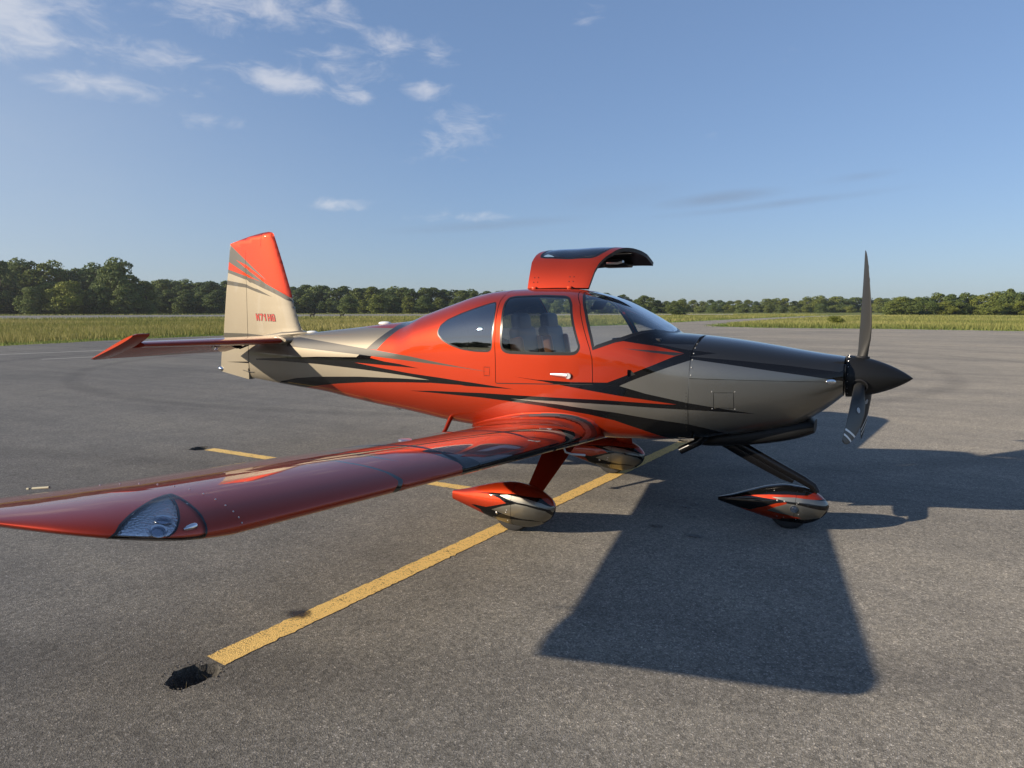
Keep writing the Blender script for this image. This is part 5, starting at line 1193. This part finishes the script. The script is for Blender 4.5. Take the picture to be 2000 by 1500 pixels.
# shrub by the taxiway and a brush heap in the far field
def bush(name, x, y, s, wide, label, pr):
    e = empty(name, (x, y, -.05)); e.scale = (s*wide, s*wide, s)
    for nm, me in zip(('crown', 'trunk'), PROTO[pr]):
        o = bpy.data.objects.new(nm, me); col.objects.link(o); o.parent = e
    return tag(e, label, 'shrub')
bush('shrub', -3.4, 84.0, .085, 2.4, 'rounded green weed bush in the grass beside the taxiway', 3)
bush('shrub', -62, 232, .16, 4.5, 'low dark brush heap in the far meadow under the windshield slope', 0)
# ---------------- two animals on the far grass ----------------
def animal(loc, rz, s, label):
    me = bpy.data.meshes.new('animal'); pts = [(0, 0, .62), (.30, 0, .64), (-.32, 0, .62), (.48, 0, .80), (.56, 0, .93), (.72, 0, .90), (-.45, 0, .68), (-.62, 0, .72)]; ed = [(0, 1), (0, 2), (1, 3), (3, 4), (4, 5), (2, 6), (6, 7)]; rad = [.15, .16, .14, .09, .085, .04, .035, .015]
    for sx, sy in ((.28, .09), (.30, -.09), (-.30, .09), (-.34, -.09)):
        b = len(pts); kx = .03 if sx > 0 else -.07
        pts += [(sx, sy, .42), (sx+kx, sy, .22), (sx+(0 if sx > 0 else .02), sy, .02)]; rad += [.065 if sx > 0 else .085, .035, .03]; ed += [(1 if sx > 0 else 2, b), (b, b+1), (b+1, b+2)]
    for e_ in (-1, 1): b = len(pts); pts.append((.55, e_*.06, 1.05)); rad.append(.02); ed.append((4, b))
    me.from_pydata(pts, ed, []); o = bpy.data.objects.new('tmp', me); col.objects.link(o); md = o.modifiers.new('s', 'SKIN'); sb = o.modifiers.new('u', 'SUBSURF'); sb.levels = 1
    for v, r in zip(me.skin_vertices[0].data, rad): v.radius = (r, r)
    me.skin_vertices[0].data[0].use_root = True
    dg = bpy.context.evaluated_depsgraph_get(); dg.update(); m2 = bpy.data.meshes.new_from_object(o.evaluated_get(dg)); bpy.data.objects.remove(o)
    m2.materials.clear(); m2.materials.append(plain('dark_coat', (.016, .013, .011), .8)); m2.name = 'animal'
    k = bpy.data.objects.new('animal', m2); col.objects.link(k); k.location = loc; k.rotation_euler[2] = rz; k.scale = (s, s, s)
    return tag(k, label, 'animal', 'animals on the far grass')
animal((-99.6, 98.1, .10), R(28), 1.05, 'dark four-legged animal on the far grass, the one nearer the tail fin')
animal((-100.5, 107.7, .08), R(24), .95, 'dark four-legged animal on the far grass, the one further from the tail fin')

# ---------------- summer haze ----------------
def haze(density):
    bm = bmesh.new(); bmesh.ops.create_cube(bm, size=1.0, matrix=Matrix.Translation((-60, 160, 13.5)) @ Matrix.Diagonal((1400, 1400, 30, 1)))
    m = bpy.data.materials.new('haze'); m.use_nodes = True; nt = m.node_tree; nt.nodes.clear(); o_ = nt.nodes.new('ShaderNodeOutputMaterial'); v = nt.nodes.new('ShaderNodeVolumePrincipled')
    v.inputs['Color'].default_value = (.86, .90, .95, 1); v.inputs['Density'].default_value = density; v.inputs['Anisotropy'].default_value = .3; nt.links.new(v.outputs[0], o_.inputs['Volume'])
    o = bm_obj('haze', bm, m, None, False); return tag(o, 'thin pale summer haze over the whole airfield', 'haze', kind='stuff')
haze(.00014)
